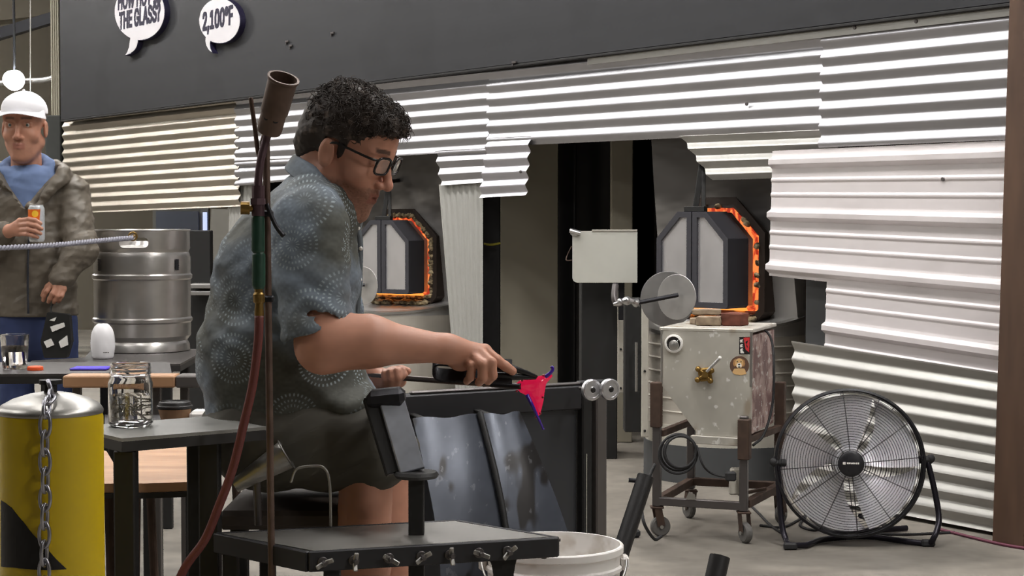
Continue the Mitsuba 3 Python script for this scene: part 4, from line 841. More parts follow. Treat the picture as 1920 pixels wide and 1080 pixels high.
pq1 = P(1350, 1043, 3.9); k = pipe('short black pipe end at the bottom edge right of the bucket', np.array([pq1[0] - 0.12, pq1[1] - 0.15, 0.012]), pq1, 0.023)

# ================================================================ tables and things at the left
mat('table_grey', mikit.proc(lambda p, n, uv: mi.Color3f(0.20, 0.20, 0.19) * (0.75 + 0.5 * fb(p.x * 7, p.y * 7, 1.0))), 0.45, 0.0, 0.5)
mat('table_dark', c(58, 55, 54), 0.42); mat('tan_wood', mikit.proc(lambda p, n, uv: mixc(c(150, 108, 76), c(196, 154, 118), fb(p.x * 6, p.y * 22, p.z * 6))), 0.5); mat('dark_edge', c(34, 33, 33), 0.5)
def table(label, pts, z, th, legs, top='table_dark', legw=0.035, name='table', legm='matte_black'):
    k = thing(name, label, 'table'); po = sg.Polygon([(p[0], p[1]) for p in pts]); part(k, 'top', prism(po, th * 0.25, z - th * 0.25), top, smooth=False); part(k, 'edge', prism(po, th * 0.75, z - th), 'dark_edge', smooth=False)
    for x, y in legs: part(k, 'leg', moved(cbox(legw, legw, z - th + 0.002, 0.003), T_(x, y, (z - th) / 2)), legm)
    return k
A1, A2, A3 = PZ(228, 822, 0.79), PZ(500, 800, 0.79), PZ(395, 780, 0.79); A4 = A1 + A3 - A2
table('near grey table that the glass jar stands on', [A1, A2, A3, A4], 0.79, 0.026, [(A1[0] + 0.0, A1[1] + 0.035), (A2[0] - 0.115, A2[1] + 0.015), (A3[0] - 0.02, A3[1] - 0.04), (A4[0] + 0.04, A4[1] - 0.03)], 'table_grey', 0.04)
TBz = 0.644
B1, B2, B3, B4, B5, B6 = PZ(40, 690, TBz), PZ(338, 682, TBz), PZ(388, 655, TBz), PZ(60, 676, TBz), PZ(178, 646, TBz), PZ(160, 670, TBz)
table('dark table carrying the steel keg and the white egg-shaped device', [B1, B2, B3, B5, B6, B4], TBz, 0.03, [(B1[0] + 0.08, B1[1] + 0.05), (B2[0] - 0.06, B2[1] + 0.05), (B3[0] - 0.08, B3[1] - 0.08), (B5[0] + 0.06, B5[1] - 0.08)])
Cz = 0.73
C1, C2, C3, C4 = P(-120, 700, 5.30), P(322, 700, 5.34), P(318, 680, 5.76), P(-110, 680, 5.76)
table('narrow dark table with the water tumbler and the orange cap on it', [C1, C2, C3, C4], Cz, 0.03, [(C1[0] + 0.06, C1[1] + 0.05), (C2[0] - 0.06, C2[1] + 0.05), (C3[0] - 0.06, C3[1] - 0.05), (C4[0] + 0.06, C4[1] - 0.05)])
wt = thing('side_table', 'tan wooden side table behind the glass jar', 'table'); z0 = 0.757
w0, w1 = P(117, 705, 4.95), P(374, 703, 4.95)
part(wt, 'top', moved(cbox(w1[0] - w0[0] - 0.07, 0.09, 0.034, 0.004), T_((w0[0] + w1[0]) / 2 - 0.035, 4.995, z0 - 0.017)), 'tan_wood'); part(wt, 'end_block', moved(cbox(0.068, 0.09, 0.034, 0.004), T_(w1[0] - 0.034, 4.995, z0 - 0.017)), 'bench_post', label='grey end piece')
for x in (w0[0] + 0.03, w1[0] - 0.05, w1[0] - 0.13): part(wt, 'leg', moved(cbox(0.022, 0.03, z0 - 0.034, 0.003), T_(x, 4.995, (z0 - 0.034) / 2)), 'bench_post')
D1 = [P(196, 790, 4.57), P(392, 790, 4.57), P(392, 770, 4.88), P(196, 770, 4.88)]
table('low black table under the paper cup', D1, 0.655, 0.03, [(D1[0][0] + 0.04, 4.61), (D1[1][0] - 0.04, 4.61), (D1[2][0] - 0.04, 4.84), (D1[3][0] + 0.04, 4.84)], 'bench_black')

def lath_at(prof, o, seg=48): return moved(lathe(prof, seg), T_(*o))
# glass jar with water and glass scraps
scene['mat_glass'] = {'type': 'dielectric', 'int_ior': 1.5, 'ext_ior': 1.0}
scene['mat_water'] = {'type': 'dielectric', 'int_ior': 1.33, 'ext_ior': 1.0}
jo = P(245, 803, 3.47); jo[2] = 0.7905; jr = 0.0435
jh = P(245, 681, 3.47)[2] - 0.79
jp = [(0, 0.0), (jr - 0.006, 0), (jr, 0.006), (jr, jh - 0.040), (jr - 0.004, jh - 0.028), (jr - 0.004, jh - 0.022), (jr - 0.002, jh - 0.019), (jr - 0.004, jh - 0.016), (jr - 0.002, jh - 0.011), (jr - 0.004, jh - 0.008), (jr - 0.004, jh - 0.001), (jr - 0.006, jh), (jr - 0.0075, jh - 0.001), (jr - 0.0075, jh - 0.028), (jr - 0.0035, jh - 0.042), (jr - 0.0035, 0.010), (jr - 0.010, 0.006), (0, 0.005)]
gj = thing('glass_jar', 'clear glass jar with a threaded neck holding water and glass scraps on the near table', 'jar')
part(gj, 'jar', lath_at(jp, jo, 64), 'glass', smooth=40)
part(gj, 'water', lath_at([(0, 0.0056), (jr - 0.0105, 0.0066), (jr - 0.0040, 0.0104), (jr - 0.0040, 0.062), (0, 0.062)], jo, 64), 'water', smooth=40, label='water')
sc = []; r2 = np.random.default_rng(3)
for i in range(26):
    a, rr_, z = r2.random() * 2 * PI, r2.random() ** 0.5 * (jr - 0.016), r2.uniform(0.012, 0.052); p0 = jo + [rr_ * math.cos(a), rr_ * math.sin(a), z]
    d = r2.normal(size=3) * 0.006; e = r2.normal(size=3) * 0.005
    q = np.array([p0, p0 + d, p0 + d + e, p0 + e * 2]); q[:, 2] = np.clip(q[:, 2], jo[2] + 0.009, jo[2] + 0.058)
    q[:, :2] = jo[:2] + (q[:, :2] - jo[:2]) * np.minimum(1, (jr - 0.008) / np.maximum(np.linalg.norm(q[:, :2] - jo[:2], axis=1), 1e-6))[:, None]
    sc.append(tube(spline(q, 10), r2.uniform(0.0010, 0.0022), 6))
part(gj, 'glass_scraps', cat_(sc), 'scrap', smooth=True, label='curled scraps of pale glass', kind='stuff')
mat('scrap', c(188, 184, 174), 0.15, 0.1)
# tumbler
to = P(28, 688, 5.5); to[2] = Cz + 0.0005; th_ = P(28, 627, 5.5)[2] - Cz
gt = thing('tumbler', 'clear water tumbler at the left edge on the narrow table', 'glass')
part(gt, 'glass', lath_at([(0, 0), (0.036, 0), (0.038, 0.004), (0.044, th_ - 0.001), (0.043, th_), (0.0415, th_ - 0.001), (0.036, 0.012), (0, 0.012)], to), 'glass', smooth=40)
part(gt, 'water', lath_at([(0, 0.0124), (0.0356, 0.0126), (0.0396, th_ * 0.66), (0, th_ * 0.66)], to), 'water', smooth=40)
mat('orange', c(236, 92, 44), 0.5); mat('blue_glow', c(66, 44, 190), 0.4); mat('device_white', c(236, 235, 238), 0.35)
o = P(66, 687, 5.45); o[2] = Cz; whole('bottle_cap', 'small orange cap lying right of the water tumbler', 'cap', lath_at([(0, 0), (0.024, 0), (0.025, 0.003), (0.024, 0.010), (0.021, 0.0125), (0, 0.0125)], o, 32), 'orange')
o = P(171, 690, 5.48); whole('tray', 'blue LED reflection built as a flat tray left of the glass jar', 'tray', moved(cbox(0.115, 0.09, 0.007, 0.003), T_(o[0], o[1], Cz + 0.0035)), 'blue_glow')  # solid blue slab stands in for an LED reflection on the table
# white egg-shaped device
eo = P(193, 676, 6.98); eo[2] = TBz; es = 6.98 / F_PX; eh = (676 - 610) * es
ed = thing('smart_speaker', 'white egg-shaped electronic device standing in front of the keg', 'speaker')
part(ed, 'body', lath_at([(0, 0), (0.036, 0), (0.039, 0.003)] + [(0.0475 * (1 - abs((t - 0.42) / 0.62) ** 2.6) ** 0.5 if t > 0.42 else 0.0475 - 0.0075 * ((0.42 - t) / 0.42) ** 2, t * eh) for t in np.linspace(0.05, 0.999, 24)] + [(0, eh)], eo), 'device_white', smooth=60)
part(ed, 'mark', cat_([moved(cbox(0.004, 0.001, 0.0035, 0.0003), T_(eo[0] + 0.014 + 0.0055 * i, eo[1] - 0.0445 + 0.0016 * i, eo[2] + 0.028)) for i in range(4)]), 'mid_iron', smooth=False, label='tiny grey mark')
# keg
kg = thing('keg', 'stainless steel beer keg with an oval handle hole standing on the dark table', 'keg')
ko = P(268, 655, 7.42); ko[2] = TBz; ks = 7.42 / F_PX; KR = 91 * ks; zt = P(268, 430, 7.42)[2] - TBz
kz = lambda y: P(268, y, 7.42)[2] - TBz
body = [(0, 0.012), (KR - 0.03, 0.012), (KR - 0.018, 0.0), (KR - 0.008, 0.003), (KR - 0.010, 0.03), (KR - 0.020, 0.045), (KR - 0.004, 0.065)] + [(KR - 0.004, kz(604)), (KR + 0.003, kz(601)), (KR + 0.003, kz(596)), (KR - 0.004, kz(593)), (KR - 0.004, kz(524)), (KR + 0.003, kz(521)), (KR + 0.003, kz(515)), (KR - 0.004, kz(512)), (KR - 0.004, kz(482)), (KR - 0.010, kz(473)), (KR - 0.03, kz(466)), (0.06, kz(459)), (0.05, kz(452)), (0, kz(452))]
mat('keg_steel', mikit.proc(lambda p, n, uv: mi.Color3f(0.60, 0.58, 0.56) * (0.72 + 0.4 * fb(p.x * 8, p.y * 8, p.z * 10, octaves=4))), 0.33, 0.92)
part(kg, 'body', lath_at(body, ko, 72), 'keg_steel', smooth=35)
col = lathe([(KR - 0.012, kz(472)), (KR - 0.006, kz(466)), (KR - 0.006, zt - 0.006), (KR - 0.002, zt - 0.003), (KR - 0.004, zt), (KR - 0.012, zt), (KR - 0.014, zt - 0.004), (KR - 0.010, zt - 0.008), (KR - 0.010, kz(468)), (KR - 0.012, kz(472))], 96)
cuts = []
for ang in (-PI / 2 + 0.03, PI / 2 + 0.03):
    w_, h_ = 27 * ks * 2, 19 * ks; hole = sg.box(-w_ / 2 + h_ / 2, -0.0001, w_ / 2 - h_ / 2, 0.0001).buffer(h_ / 2)
    d = np.array([math.cos(ang), math.sin(ang), 0]); cuts.append(moved(prism(hole, 0.15), frame(d * (KR - 0.08) + [0, 0, kz(454)], x=np.cross([0, 0, 1.0], d), y=[0, 0, 1])))
col = trimesh.Trimesh(col.vertices, col.faces, process=True)
try: col = trimesh.boolean.difference([col] + cuts, engine='manifold')
except Exception:
    col.invert(); col = trimesh.boolean.difference([col] + cuts, engine='manifold')
part(kg, 'collar', moved(col, T_(*ko)), 'keg_steel', smooth=35, label='rolled collar with handle holes')
part(kg, 'stamp', moved(cbox(0.02, 0.002, 0.05, 0.0008), frame(ko + [(-66 * ks), -math.sqrt(KR ** 2 - (66 * ks) ** 2) + 0.001, kz(495)], y=[0.72, 0.69, 0], z=[0, 0, 1])), 'mid_iron', label='small stamped tag'); part(kg, 'stamp', moved(cbox(0.02, 0.002, 0.045, 0.0008), frame(ko + [(75 * ks), -math.sqrt(KR ** 2 - (75 * ks) ** 2) + 0.001, kz(495)], y=[-0.82, 0.57, 0], z=[0, 0, 1])), 'dark_iron', label='small stamped tag')
# rope barrier hooked to the keg
rp_ = thing('rope', 'grey twisted rope stretched in front of the man in the white cap to the keg', 'rope')
hk = P(249, 446, 7.19)
rl = spline([P(-160, 474, 6.25), P(0, 465, 6.5), P(95, 460, 6.72), P(190, 451, 7.0), hk], 240); mat('rope_grey', c(140, 140, 152), 0.6)
tg = np.gradient(rl, axis=0); sd_ = np.cross(tg, [0, 0, 1.0]); sd_ /= np.linalg.norm(sd_, axis=1)[:, None]; upv = np.cross(sd_, tg); upv /= np.linalg.norm(upv, axis=1)[:, None]
ph = np.cumsum(np.linalg.norm(tg, axis=1)) / 0.034 * 2 * PI
for s in (0, PI): part(rp_, 'strand', tube(rl + 0.0052 * (np.cos(ph + s)[:, None] * sd_ + np.sin(ph + s)[:, None] * upv), 0.0058, 7), 'rope_grey', smooth=True)
part(rp_, 'hook', cat_([ring(hk + [0, 0.0, 0.006], [0.3, -1, 0], 0.016, 0.004, 24, 8), rod(hk, hk + [0, 0.03, 0.01], 0.005)]), 'brass', label='brass hook')

# paper cup
co = P(328, 790, 4.74); co[2] = 0.655; cs = 4.74 / F_PX; ch_ = P(328, 752, 4.74)[2] - 0.655; cR = 33.5 * cs
pc = thing('paper_cup', 'brown paper coffee cup with a black lid behind the glass jar', 'cup'); mat('cup_brown', c(152, 118, 90), 0.7)
part(pc, 'cup', lath_at([(0, 0.002), (cR * 0.74, 0.002), (cR * 0.76, 0.0), (cR * 0.95, ch_ - 0.016), (cR * 0.90, ch_ - 0.016), (0, ch_ - 0.02)], co), 'cup_brown', smooth=40)
part(pc, 'lid', lath_at([(cR * 0.94, ch_ - 0.020), (cR, ch_ - 0.018), (cR, ch_ - 0.012), (cR * 0.93, ch_ - 0.010), (cR * 0.88, ch_ - 0.002), (cR * 0.80, ch_), (cR * 0.76, ch_ - 0.004), (0, ch_ - 0.005)], co), 'ink', smooth=40, label='black lid')
k = whole('sugar_packet', 'pale folded packet on the low black table right of the paper cup', 'packet', moved(cbox(0.05, 0.07, 0.03, 0.008), T_(P(376, 775, 4.72)[0], 4.72, 0.6705)), 'paper_white')
k = whole('metal_lid', 'small steel jar lid on the low black table beside the packet', 'lid', lath_at([(0, 0), (0.02, 0), (0.021, 0.008), (0, 0.010)], [P(372, 787, 4.62)[0], 4.62, 0.6553], 24), 'satin_steel')

# tan stools under the near table
def stool(label, pts, D, z):
    k = thing('stool', label, 'stool'); q = [PZ(x, y, z) for x, y in pts]; c0 = np.mean(q, 0)
    po = sg.Polygon([(p[0] - c0[0], p[1] - c0[1]) for p in q]).buffer(-0.015).buffer(0.03)
    part(k, 'seat', moved(prism(po, 0.02, -0.02), T_(c0[0], c0[1], z)), 'tan_wood'); part(k, 'seat_edge', moved(prism(po.buffer(0.003), 0.012, -0.033), T_(c0[0], c0[1], z)), 'dark_edge')
    b = po.bounds
    for x in (b[0] * 0.7, b[2] * 0.7):
        for y in (b[1] * 0.7, b[3] * 0.7): part(k, 'leg', rod([c0[0] + x, c0[1] + y, z - 0.03], [c0[0] + x * 1.15, c0[1] + y * 1.15, 0.0], 0.011), 'rust')
    part(k, 'foot_ring', tube([[c0[0] + x * 0.75, c0[1] + y * 0.75, 0.22] for x, y in ((b[0], b[1]), (b[2], b[1]), (b[2], b[3]), (b[0], b[3]))], 0.008, 8, closed=True), 'satin_steel')
stool('tan wooden stool between the near table and the glassblower', [(262, 905), (402, 900), (392, 836), (236, 834)], 3.7, 0.62)
stool('tan wooden stool half hidden behind the yellow canister', [(110, 905), (222, 905), (188, 846), (100, 838)], 3.75, 0.62)

# metal funnel and wire on the tool table
fo = P(521, 862, 3.52); d = unit([0.75, 0.1, 0.45])
fu = thing('funnel', 'bright metal funnel lying beside the torch pole', 'funnel')
part(fu, 'cone', moved(lathe([(0.012, -0.10), (0.014, -0.10), (0.030, 0.018), (0.034, 0.020), (0.031, 0.022), (0.027, 0.018), (0.012, -0.09)], 40), frame(fo, x=np.cross(d, [0.1, 1, 0]), z=d)), 'satin_steel', smooth=35)
part(fu, 'stand', rod(fo - d * 0.05, [fo[0] - 0.04, fo[1], tz], 0.008), 'mid_iron')
whole('wire_loop', 'curved grey wire right of the metal funnel', 'wire', tube(spline([P(545, 905, 3.5), P(556, 880, 3.5), P(585, 874, 3.5), P(608, 878, 3.5), P(618, 905, 3.5), [P(620, 905, 3.5)[0], 3.5, tz]], 30), 0.003, 8), 'satin_steel', smooth=True)

# ================================================================ yellow canister with dome lid, hazard sign and chain
yc = P(95, 770, 3.0); yR = 97 * 3.0 / F_PX; yz = yc[2]; y0 = np.array([yc[0], 3.0, 0])
ca = thing('canister', 'yellow cylindrical canister with a steel dome lid and black hazard sign', 'canister')
part(ca, 'body', lath_at([(0, 0), (yR - 0.002, 0), (yR, 0.003), (yR, yz - 0.012), (yR - 0.002, yz - 0.003), (yR - 0.006, yz), (0, yz)], y0, 96), 'yellow_paint', smooth=40)
part(ca, 'lid', lath_at([(yR - 0.0005, yz - 0.004), (yR + 0.0005, yz), (yR - 0.001, yz + 0.004), (yR * 0.93, yz + 0.011), (yR * 0.72, yz + 0.021), (yR * 0.42, yz + 0.029), (0.02, yz + 0.032), (0, yz + 0.032)], y0, 72), 'satin_steel', smooth=50, label='steel dome lid')
part(ca, 'knob', lath_at([(0.011, yz + 0.03), (0.011, yz + 0.045), (0.019, yz + 0.046), (0.019, yz + 0.053), (0, yz + 0.054)], y0, 32), 'matte_black', label='black knob')
# one blade of the three-bladed hazard sign shows: a sector wrapped on the cylinder
def on_can(x, y, off=0.0006):
    r = ray(x, y); o = CAM - y0; a = r[0] ** 2 + r[1] ** 2; b = 2 * (o[0] * r[0] + o[1] * r[1]); cc2 = o[0] ** 2 + o[1] ** 2 - (yR + off) ** 2
    t = (-b - math.sqrt(max(b * b - 4 * a * cc2, 0))) / (2 * a); return CAM + r * t
def to_flat(p): return math.atan2(p[1] - y0[1], p[0] - y0[0]) * yR, p[2]
hp = sg.Polygon([to_flat(on_can(x, y)) for x, y in ((2, 938), (10, 943), (22, 952), (45, 980), (60, 1000), (85, 1025), (105, 1048), (125, 1067), (90, 1069), (50, 1067), (25, 1064), (2, 1062))])
xs = np.linspace(hp.bounds[0], hp.bounds[2], 24); pcs = []
for i in range(23):
    g = hp.intersection(sg.box(xs[i], 0, xs[i + 1], 2))
    if g.is_empty: continue
    m = prism(g, 0.0008); v = m.vertices.copy(); a = v[:, 0] / yR; rr_ = yR + 0.0002 + v[:, 2]
    m.vertices = np.stack([y0[0] + rr_ * np.cos(a), y0[1] + rr_ * np.sin(a), v[:, 1]], 1); pcs.append(m)
part(ca, 'hazard_sign', cat_(pcs), 'ink', smooth=False, label='black hazard emblem')
ch = thing('chain', 'steel chain hanging from the lid of the yellow canister down its front', 'chain')
mat('chain_steel', c(168, 168, 176), 0.3, 0.9)
part(ch, 'shackle', ring(P(95, 731, 2.985), [1, 0.35, 0.3], 0.014, 0.0042, 24, 8, 1.1), 'chain_steel', smooth=True, label='bright shackle')
pa = [P(96, 742, 2.965), P(92, 752, 2.93), P(87, 766, 2.905), P(85, 790, 2.899), P(84, 840, 2.899), P(85, 900, 2.899), P(84, 960, 2.899), P(83, 1020, 2.899), P(83, 1100, 2.899), P(83, 1200, 2.899), P(82, 1300, 2.899)]
pa = spline(pa, 400); dl = np.concatenate([[0], np.cumsum(np.linalg.norm(np.diff(pa, axis=0), axis=1))]); sp = 0.0305; i = 0
while i * sp < dl[-1] - 0.02:
    q = np.array([np.interp(i * sp, dl, pa[:, k]) for k in range(3)]); q2 = np.array([np.interp(i * sp + 0.005, dl, pa[:, k]) for k in range(3)]); d = unit(q2 - q)
    n = unit(np.cross(d, [1, 0, 0])); sidev = np.cross(n, d); yaw = (0.25 if i % 2 else 0.25 + PI / 2); sv = sidev * math.cos(yaw) + n * math.sin(yaw)
    a = np.arange(20) * 2 * PI / 20; px_ = np.clip(np.cos(a) * 1.6, -1, 1)
    part(ch, 'link', tube(q + np.outer(np.cos(a) * 0.021 , d) + np.outer(np.sin(a) * 0.0095, sv), 0.0032, 7, closed=True), 'chain_steel', smooth=True); i += 1

# ================================================================ the gas torch on its pole
mat('torch_rust', mikit.proc(lambda p, n, uv: mixc(c(72, 57, 50), c(112, 92, 82), fb(p.x * 40, p.y * 40, p.z * 30))), 0.5, 0.5)
mat('handle_green', c(26, 62, 48), 0.45); mat('hose_red', c(98, 48, 44), 0.55); mat('purple_rod', c(86, 66, 72), 0.45, 0.5)
ps = thing('torch_pole', 'tall thin steel pole standing in front of the seated glassblower', 'pole')
pD = 3.3
pole_top, pole_bot = P(499, 268, pD), np.array([P(513, 1080, pD)[0], pD, 0.0])
part(ps, 'pole', rod(pole_top, pole_bot, 0.0068, 16), 'torch_rust')
part(ps, 'foot', lath_at([(0, 0), (0.14, 0), (0.14, 0.008), (0.02, 0.014), (0, 0.014)], pole_bot), 'dark_iron')
part(ps, 'cradle', tube(spline([P(499, 300, pD), P(494, 270, pD + 0.01), P(500, 248, pD + 0.01)], 16), 0.007, 10), 'torch_rust', smooth=True); 
part(ps, 'cradle', tube(spline([P(501, 330, pD), P(485, 290, pD + 0.01), P(478, 240, pD + 0.0), P(470, 183, pD - 0.01)], 24), 0.0042, 8), 'torch_rust', smooth=True, label='thin bent rod')
part(ps, 'bracket', cat_([moved(cbox(0.03, 0.02, 0.012, 0.003), T_(*P(497, 400, pD))), moved(cbox(0.03, 0.02, 0.012, 0.003), T_(*P(499, 560, pD)))]), 'dark_iron')
to_ = thing('gas_torch', 'rusty gas torch with a green handle and red hose hung on the pole', 'torch')
t0_, t1_ = P(506, 240, pD - 0.02), P(530, 152, pD - 0.06); d = unit(t1_ - t0_); L_ = np.linalg.norm(t1_ - t0_)
hd = moved(lathe([(0.012, -0.012), (0.022, -0.008), (0.0235, 0.0), (0.0235, 0.03), (0.0255, 0.034), (0.0275, L_), (0.0300, L_ + 0.003), (0.0300, L_ + 0.007), (0.0255, L_ + 0.007), (0.0235, L_ - 0.005), (0.020, 0.012), (0, 0.012)], 48), frame(t0_, x=np.cross(d, [0.2, 1, 0]), z=d))
part(to_, 'nozzle', hd, 'torch_rust', smooth=35, label='wide rusty tube nozzle')
xh = np.cross(d, [0, -1.0, 0]); 
for s in (-0.4, 0.5): part(to_, 'air_hole', disc(t0_ + d * 0.018 + unit(np.array([0, -1.0, 0]) + xh * s) * 0.0232, unit(np.array([0, -1.0, 0]) + xh * s), 0.006, 0.002, 16), 'ink')
part(to_, 'neck', tube(spline([t0_ - d * 0.005, P(499, 262, pD - 0.012), P(489, 300, pD - 0.016), P(484, 345, pD - 0.018), P(484, 382, pD - 0.018)], 24), [0.0075] * 24, 12), 'purple_rod', smooth=True, label='purplish neck pipe')
part(to_, 'valve', cat_([rod(P(484, 348, pD - 0.018), P(484, 405, pD - 0.018), 0.012), rod(P(484, 372, pD - 0.018), P(484, 384, pD - 0.018), 0.015, 6)]), 'purple_rod', label='valve body')
part(to_, 'valve_knob', cat_([rod(P(484, 391, pD - 0.018), P(462, 391, pD - 0.022), 0.006), rod(P(468, 390, pD - 0.021), P(451, 390, pD - 0.024), 0.012, 12)]), 'brass', label='brass knob')
part(to_, 'handle', tube([P(484, 402, pD - 0.018), P(484, 410, pD - 0.018), P(484, 470, pD - 0.018), P(485, 474, pD - 0.018), P(485, 478, pD - 0.018), P(485, 535, pD - 0.018), P(485, 542, pD - 0.018)], [0.009, 0.0125, 0.0125, 0.010, 0.0125, 0.0125, 0.009], 16), 'handle_green', smooth=40, label='dark green handle')
part(to_, 'fitting', tube([P(485, 540, pD - 0.018), P(485, 548, pD - 0.018), P(485, 552, pD - 0.018), P(486, 566, pD - 0.018), P(486, 569, pD - 0.018), P(486, 590, pD - 0.018), P(486, 596, pD - 0.018)], [0.008, 0.008, 0.011, 0.011, 0.008, 0.009, 0.007], 12), 'brass', smooth=30, label='brass fitting')
part(to_, 'lever', tube(spline([P(500, 382, pD - 0.02), P(510, 408, pD - 0.02), P(520, 428, pD - 0.02), P(532, 443, pD - 0.02)], 16), 0.0042, 8), 'dark_iron', smooth=True, label='bent lever')
part(to_, 'hose', tube(spline([P(486, 592, pD - 0.018), P(484, 640, pD - 0.02), P(474, 720, pD - 0.02), P(456, 800, pD - 0.02), P(436, 880, pD - 0.02), P(410, 950, pD - 0.02), P(384, 1012, pD - 0.02), P(340, 1078, pD - 0.02), P(300, 1200, pD - 0.02), [P(250, 1400, pD)[0], pD - 0.02, 0.012], [P(150, 1400, pD)[0], pD - 0.1, 0.012]], 90), 0.0085, 10), 'hose_red', smooth=True, label='dull red hose')

# ================================================================ people
def vcol(default): return {'type': 'mesh_attribute', 'name': 'vertex_color'}
mat('skin', {'type': 'mesh_attribute', 'name': 'vertex_color'}, 0.48, 0.0, 0.4, two=True)
mat('eye', {'type': 'mesh_attribute', 'name': 'vertex_color'}, 0.12, 0.0, 0.5)
def head_body(smile=0.0):
    b = Body()
    b.ball((-0.012, 0, 0.052), (0.098, 0.077, 0.080), 0.02); b.ball((0.040, 0, 0.058), (0.054, 0.062, 0.058), 0.03); b.ball((0.040, 0, -0.012), (0.056, 0.062, 0.066), 0.03)
    for s in (-1, 1):
        b.cone((0.000, s * 0.055, -0.048), (0.074, s * 0.020, -0.100), 0.020, 0.016, 0.03)
        b.ball((0.062, s * 0.040, -0.020), (0.026, 0.024, 0.024), 0.02)
    b.ball((0.082, 0, -0.100), 0.019, 0.02); b.ball((0.076, 0, -0.056), (0.028, 0.034, 0.036), 0.02)
    for s in (-1, 1): b.cone((0.091, s * 0.008, 0.041), (0.074, s * 0.048, 0.042), 0.009, 0.008, 0.014)
    for s in (-1, 1): b.ball((0.099, s * 0.032, 0.023), (0.017, 0.019, 0.0125), 0.012, sub=True)
    b.cone((0.093, 0, 0.030), (0.117, 0, -0.016), 0.0075, 0.010, 0.010); b.ball((0.1185, 0, -0.020), 0.0118, 0.006)
    for s in (-1, 1): b.ball((0.106, s * 0.013, -0.025), (0.011, 0.0085, 0.0085), 0.005)
    for s in (-1, 1): b.ball((0.110, s * 0.007, -0.034), (0.005, 0.0035, 0.004), 0.003, sub=True)
    w = 0.022 + 0.005 * smile
    for s in (-1, 1):
        b.cone((0.1030, 0, -0.0500), (0.090, s * w, -0.0540 + 0.005 * smile), 0.0050, 0.0028, 0.006); b.cone((0.1010, 0, -0.0620), (0.090, s * w, -0.0565 + 0.005 * smile), 0.0056, 0.0028, 0.006)
    b.ball((0.112, 0, -0.0558), (0.016, w * 0.9, 0.0012 + 0.003 * smile), 0.003, sub=True)
    for s in (-1, 1):
        c1, s1 = math.cos(0.25), math.sin(0.25); R = np.array([[c1, 0, s1], [0, 1, 0], [-s1, 0, c1]]).T
        b.ball((-0.006, s * 0.079, 0.000), (0.019, 0.008, 0.032), 0.008, rot=R); b.ball((-0.002, s * 0.088, 0.002), (0.010, 0.007, 0.018), 0.005, sub=True, rot=R)
        b.cone((0.088, s * 0.019, 0.0268), (0.083, s * 0.045, 0.0268), 0.0056, 0.005, 0.004); b.cone((0.088, s * 0.019, 0.0172), (0.083, s * 0.045, 0.0180), 0.0046, 0.0042, 0.004)
    return b
def head_matrix(yaw, pitch, roll=0.0):
    f = np.array([math.cos(yaw) * math.cos(pitch), math.sin(yaw) * math.cos(pitch), -math.sin(pitch)]); l = unit(np.cross([0, 0, 1.0], f)); u = np.cross(f, l)
    l, u = l * math.cos(roll) + u * math.sin(roll), u * math.cos(roll) - l * math.sin(roll)
    M = np.eye(4); M[:3, 0], M[:3, 1], M[:3, 2] = f, l, u; return M
def to_local(V, M, sc): return ((V - M[:3, 3]) @ M[:3, :3]) / sc
def skin_colour(V, M, sc, base, lip, stub, stub_amt):
    q = to_local(V, M, sc); x, y, z = q.T
    col = np.tile(base, (len(V), 1)) * (0.92 + 0.16 * nfbm(V * 45, 3)[:, None])
    near = (np.abs(x) < 0.16) & (np.abs(y) < 0.12) & (z > -0.16) & (z < 0.16)
    ss = lambda a, b, t: (lambda u: u * u * (3 - 2 * u))(np.clip((t - a) / (b - a), 0, 1))
    beard = ss(0.0, 0.02, x) * ss(-0.030, -0.050, z + 0.25 * np.maximum(0, 0.05 - x)) * ss(-0.165, -0.14, z) + ss(0.088, 0.094, x) * ss(-0.034, -0.038, z) * ss(-0.052, -0.048, z) * ss(0.034, 0.028, np.abs(y))
    beard = np.clip(beard, 0, 1) * near * (0.7 + 0.6 * (nnoise(V * 500) - 0.5))
    lips = ss(0.093, 0.097, x) * ss(0.0245, 0.020, np.abs(y)) * ss(-0.044, -0.046, z) * ss(-0.0705, -0.068, z) * near
    brow = ss(0.006, 0.0035, np.abs(z - 0.047 - 0.10 * (0.03 - np.abs(np.abs(y) - 0.028)) * 0.6)) * ss(0.010, 0.014, np.abs(y)) * ss(0.052, 0.046, np.abs(y)) * (x > 0.06) * near
    rosy = ss(0.03, 0.0, np.linalg.norm(q - [0.118, 0, -0.02], axis=1)) * 0.3 * near
    col = col * (1 - rosy[:, None]) + np.array([0.50, 0.20, 0.15]) * rosy[:, None]
    col = col * (1 - (beard * stub_amt)[:, None]) + stub * (beard * stub_amt)[:, None]
    col = col * (1 - 0.6 * lips[:, None]) + lip * 0.6 * lips[:, None]
    return np.clip(col * (1 - 0.85 * brow[:, None]) + stub * 0.85 * brow[:, None], 0, 1)
def eyes(parent, M, sc, look=(1, 0, -0.1), iris=(0.10, 0.07, 0.045)):
    for s in (-1, 1):
        e = trimesh.creation.icosphere(4, 0.0118); d = e.vertices @ unit(look) / 0.0118
        col = np.where((d > 0.985)[:, None], (0.01, 0.01, 0.01), np.where((d > 0.90)[:, None], iris, (0.45, 0.41, 0.38)))
        e.vertices = (e.vertices + [0.0800, s * 0.0315, 0.0225]) * sc; part(parent, 'eye', moved(e, M), 'eye', smooth=True, color=col)
def finger(b, pts, r0=0.0092, r1=0.0074, k=0.004):
    b.chain(pts, np.linspace(r0, r1, len(pts)), k)
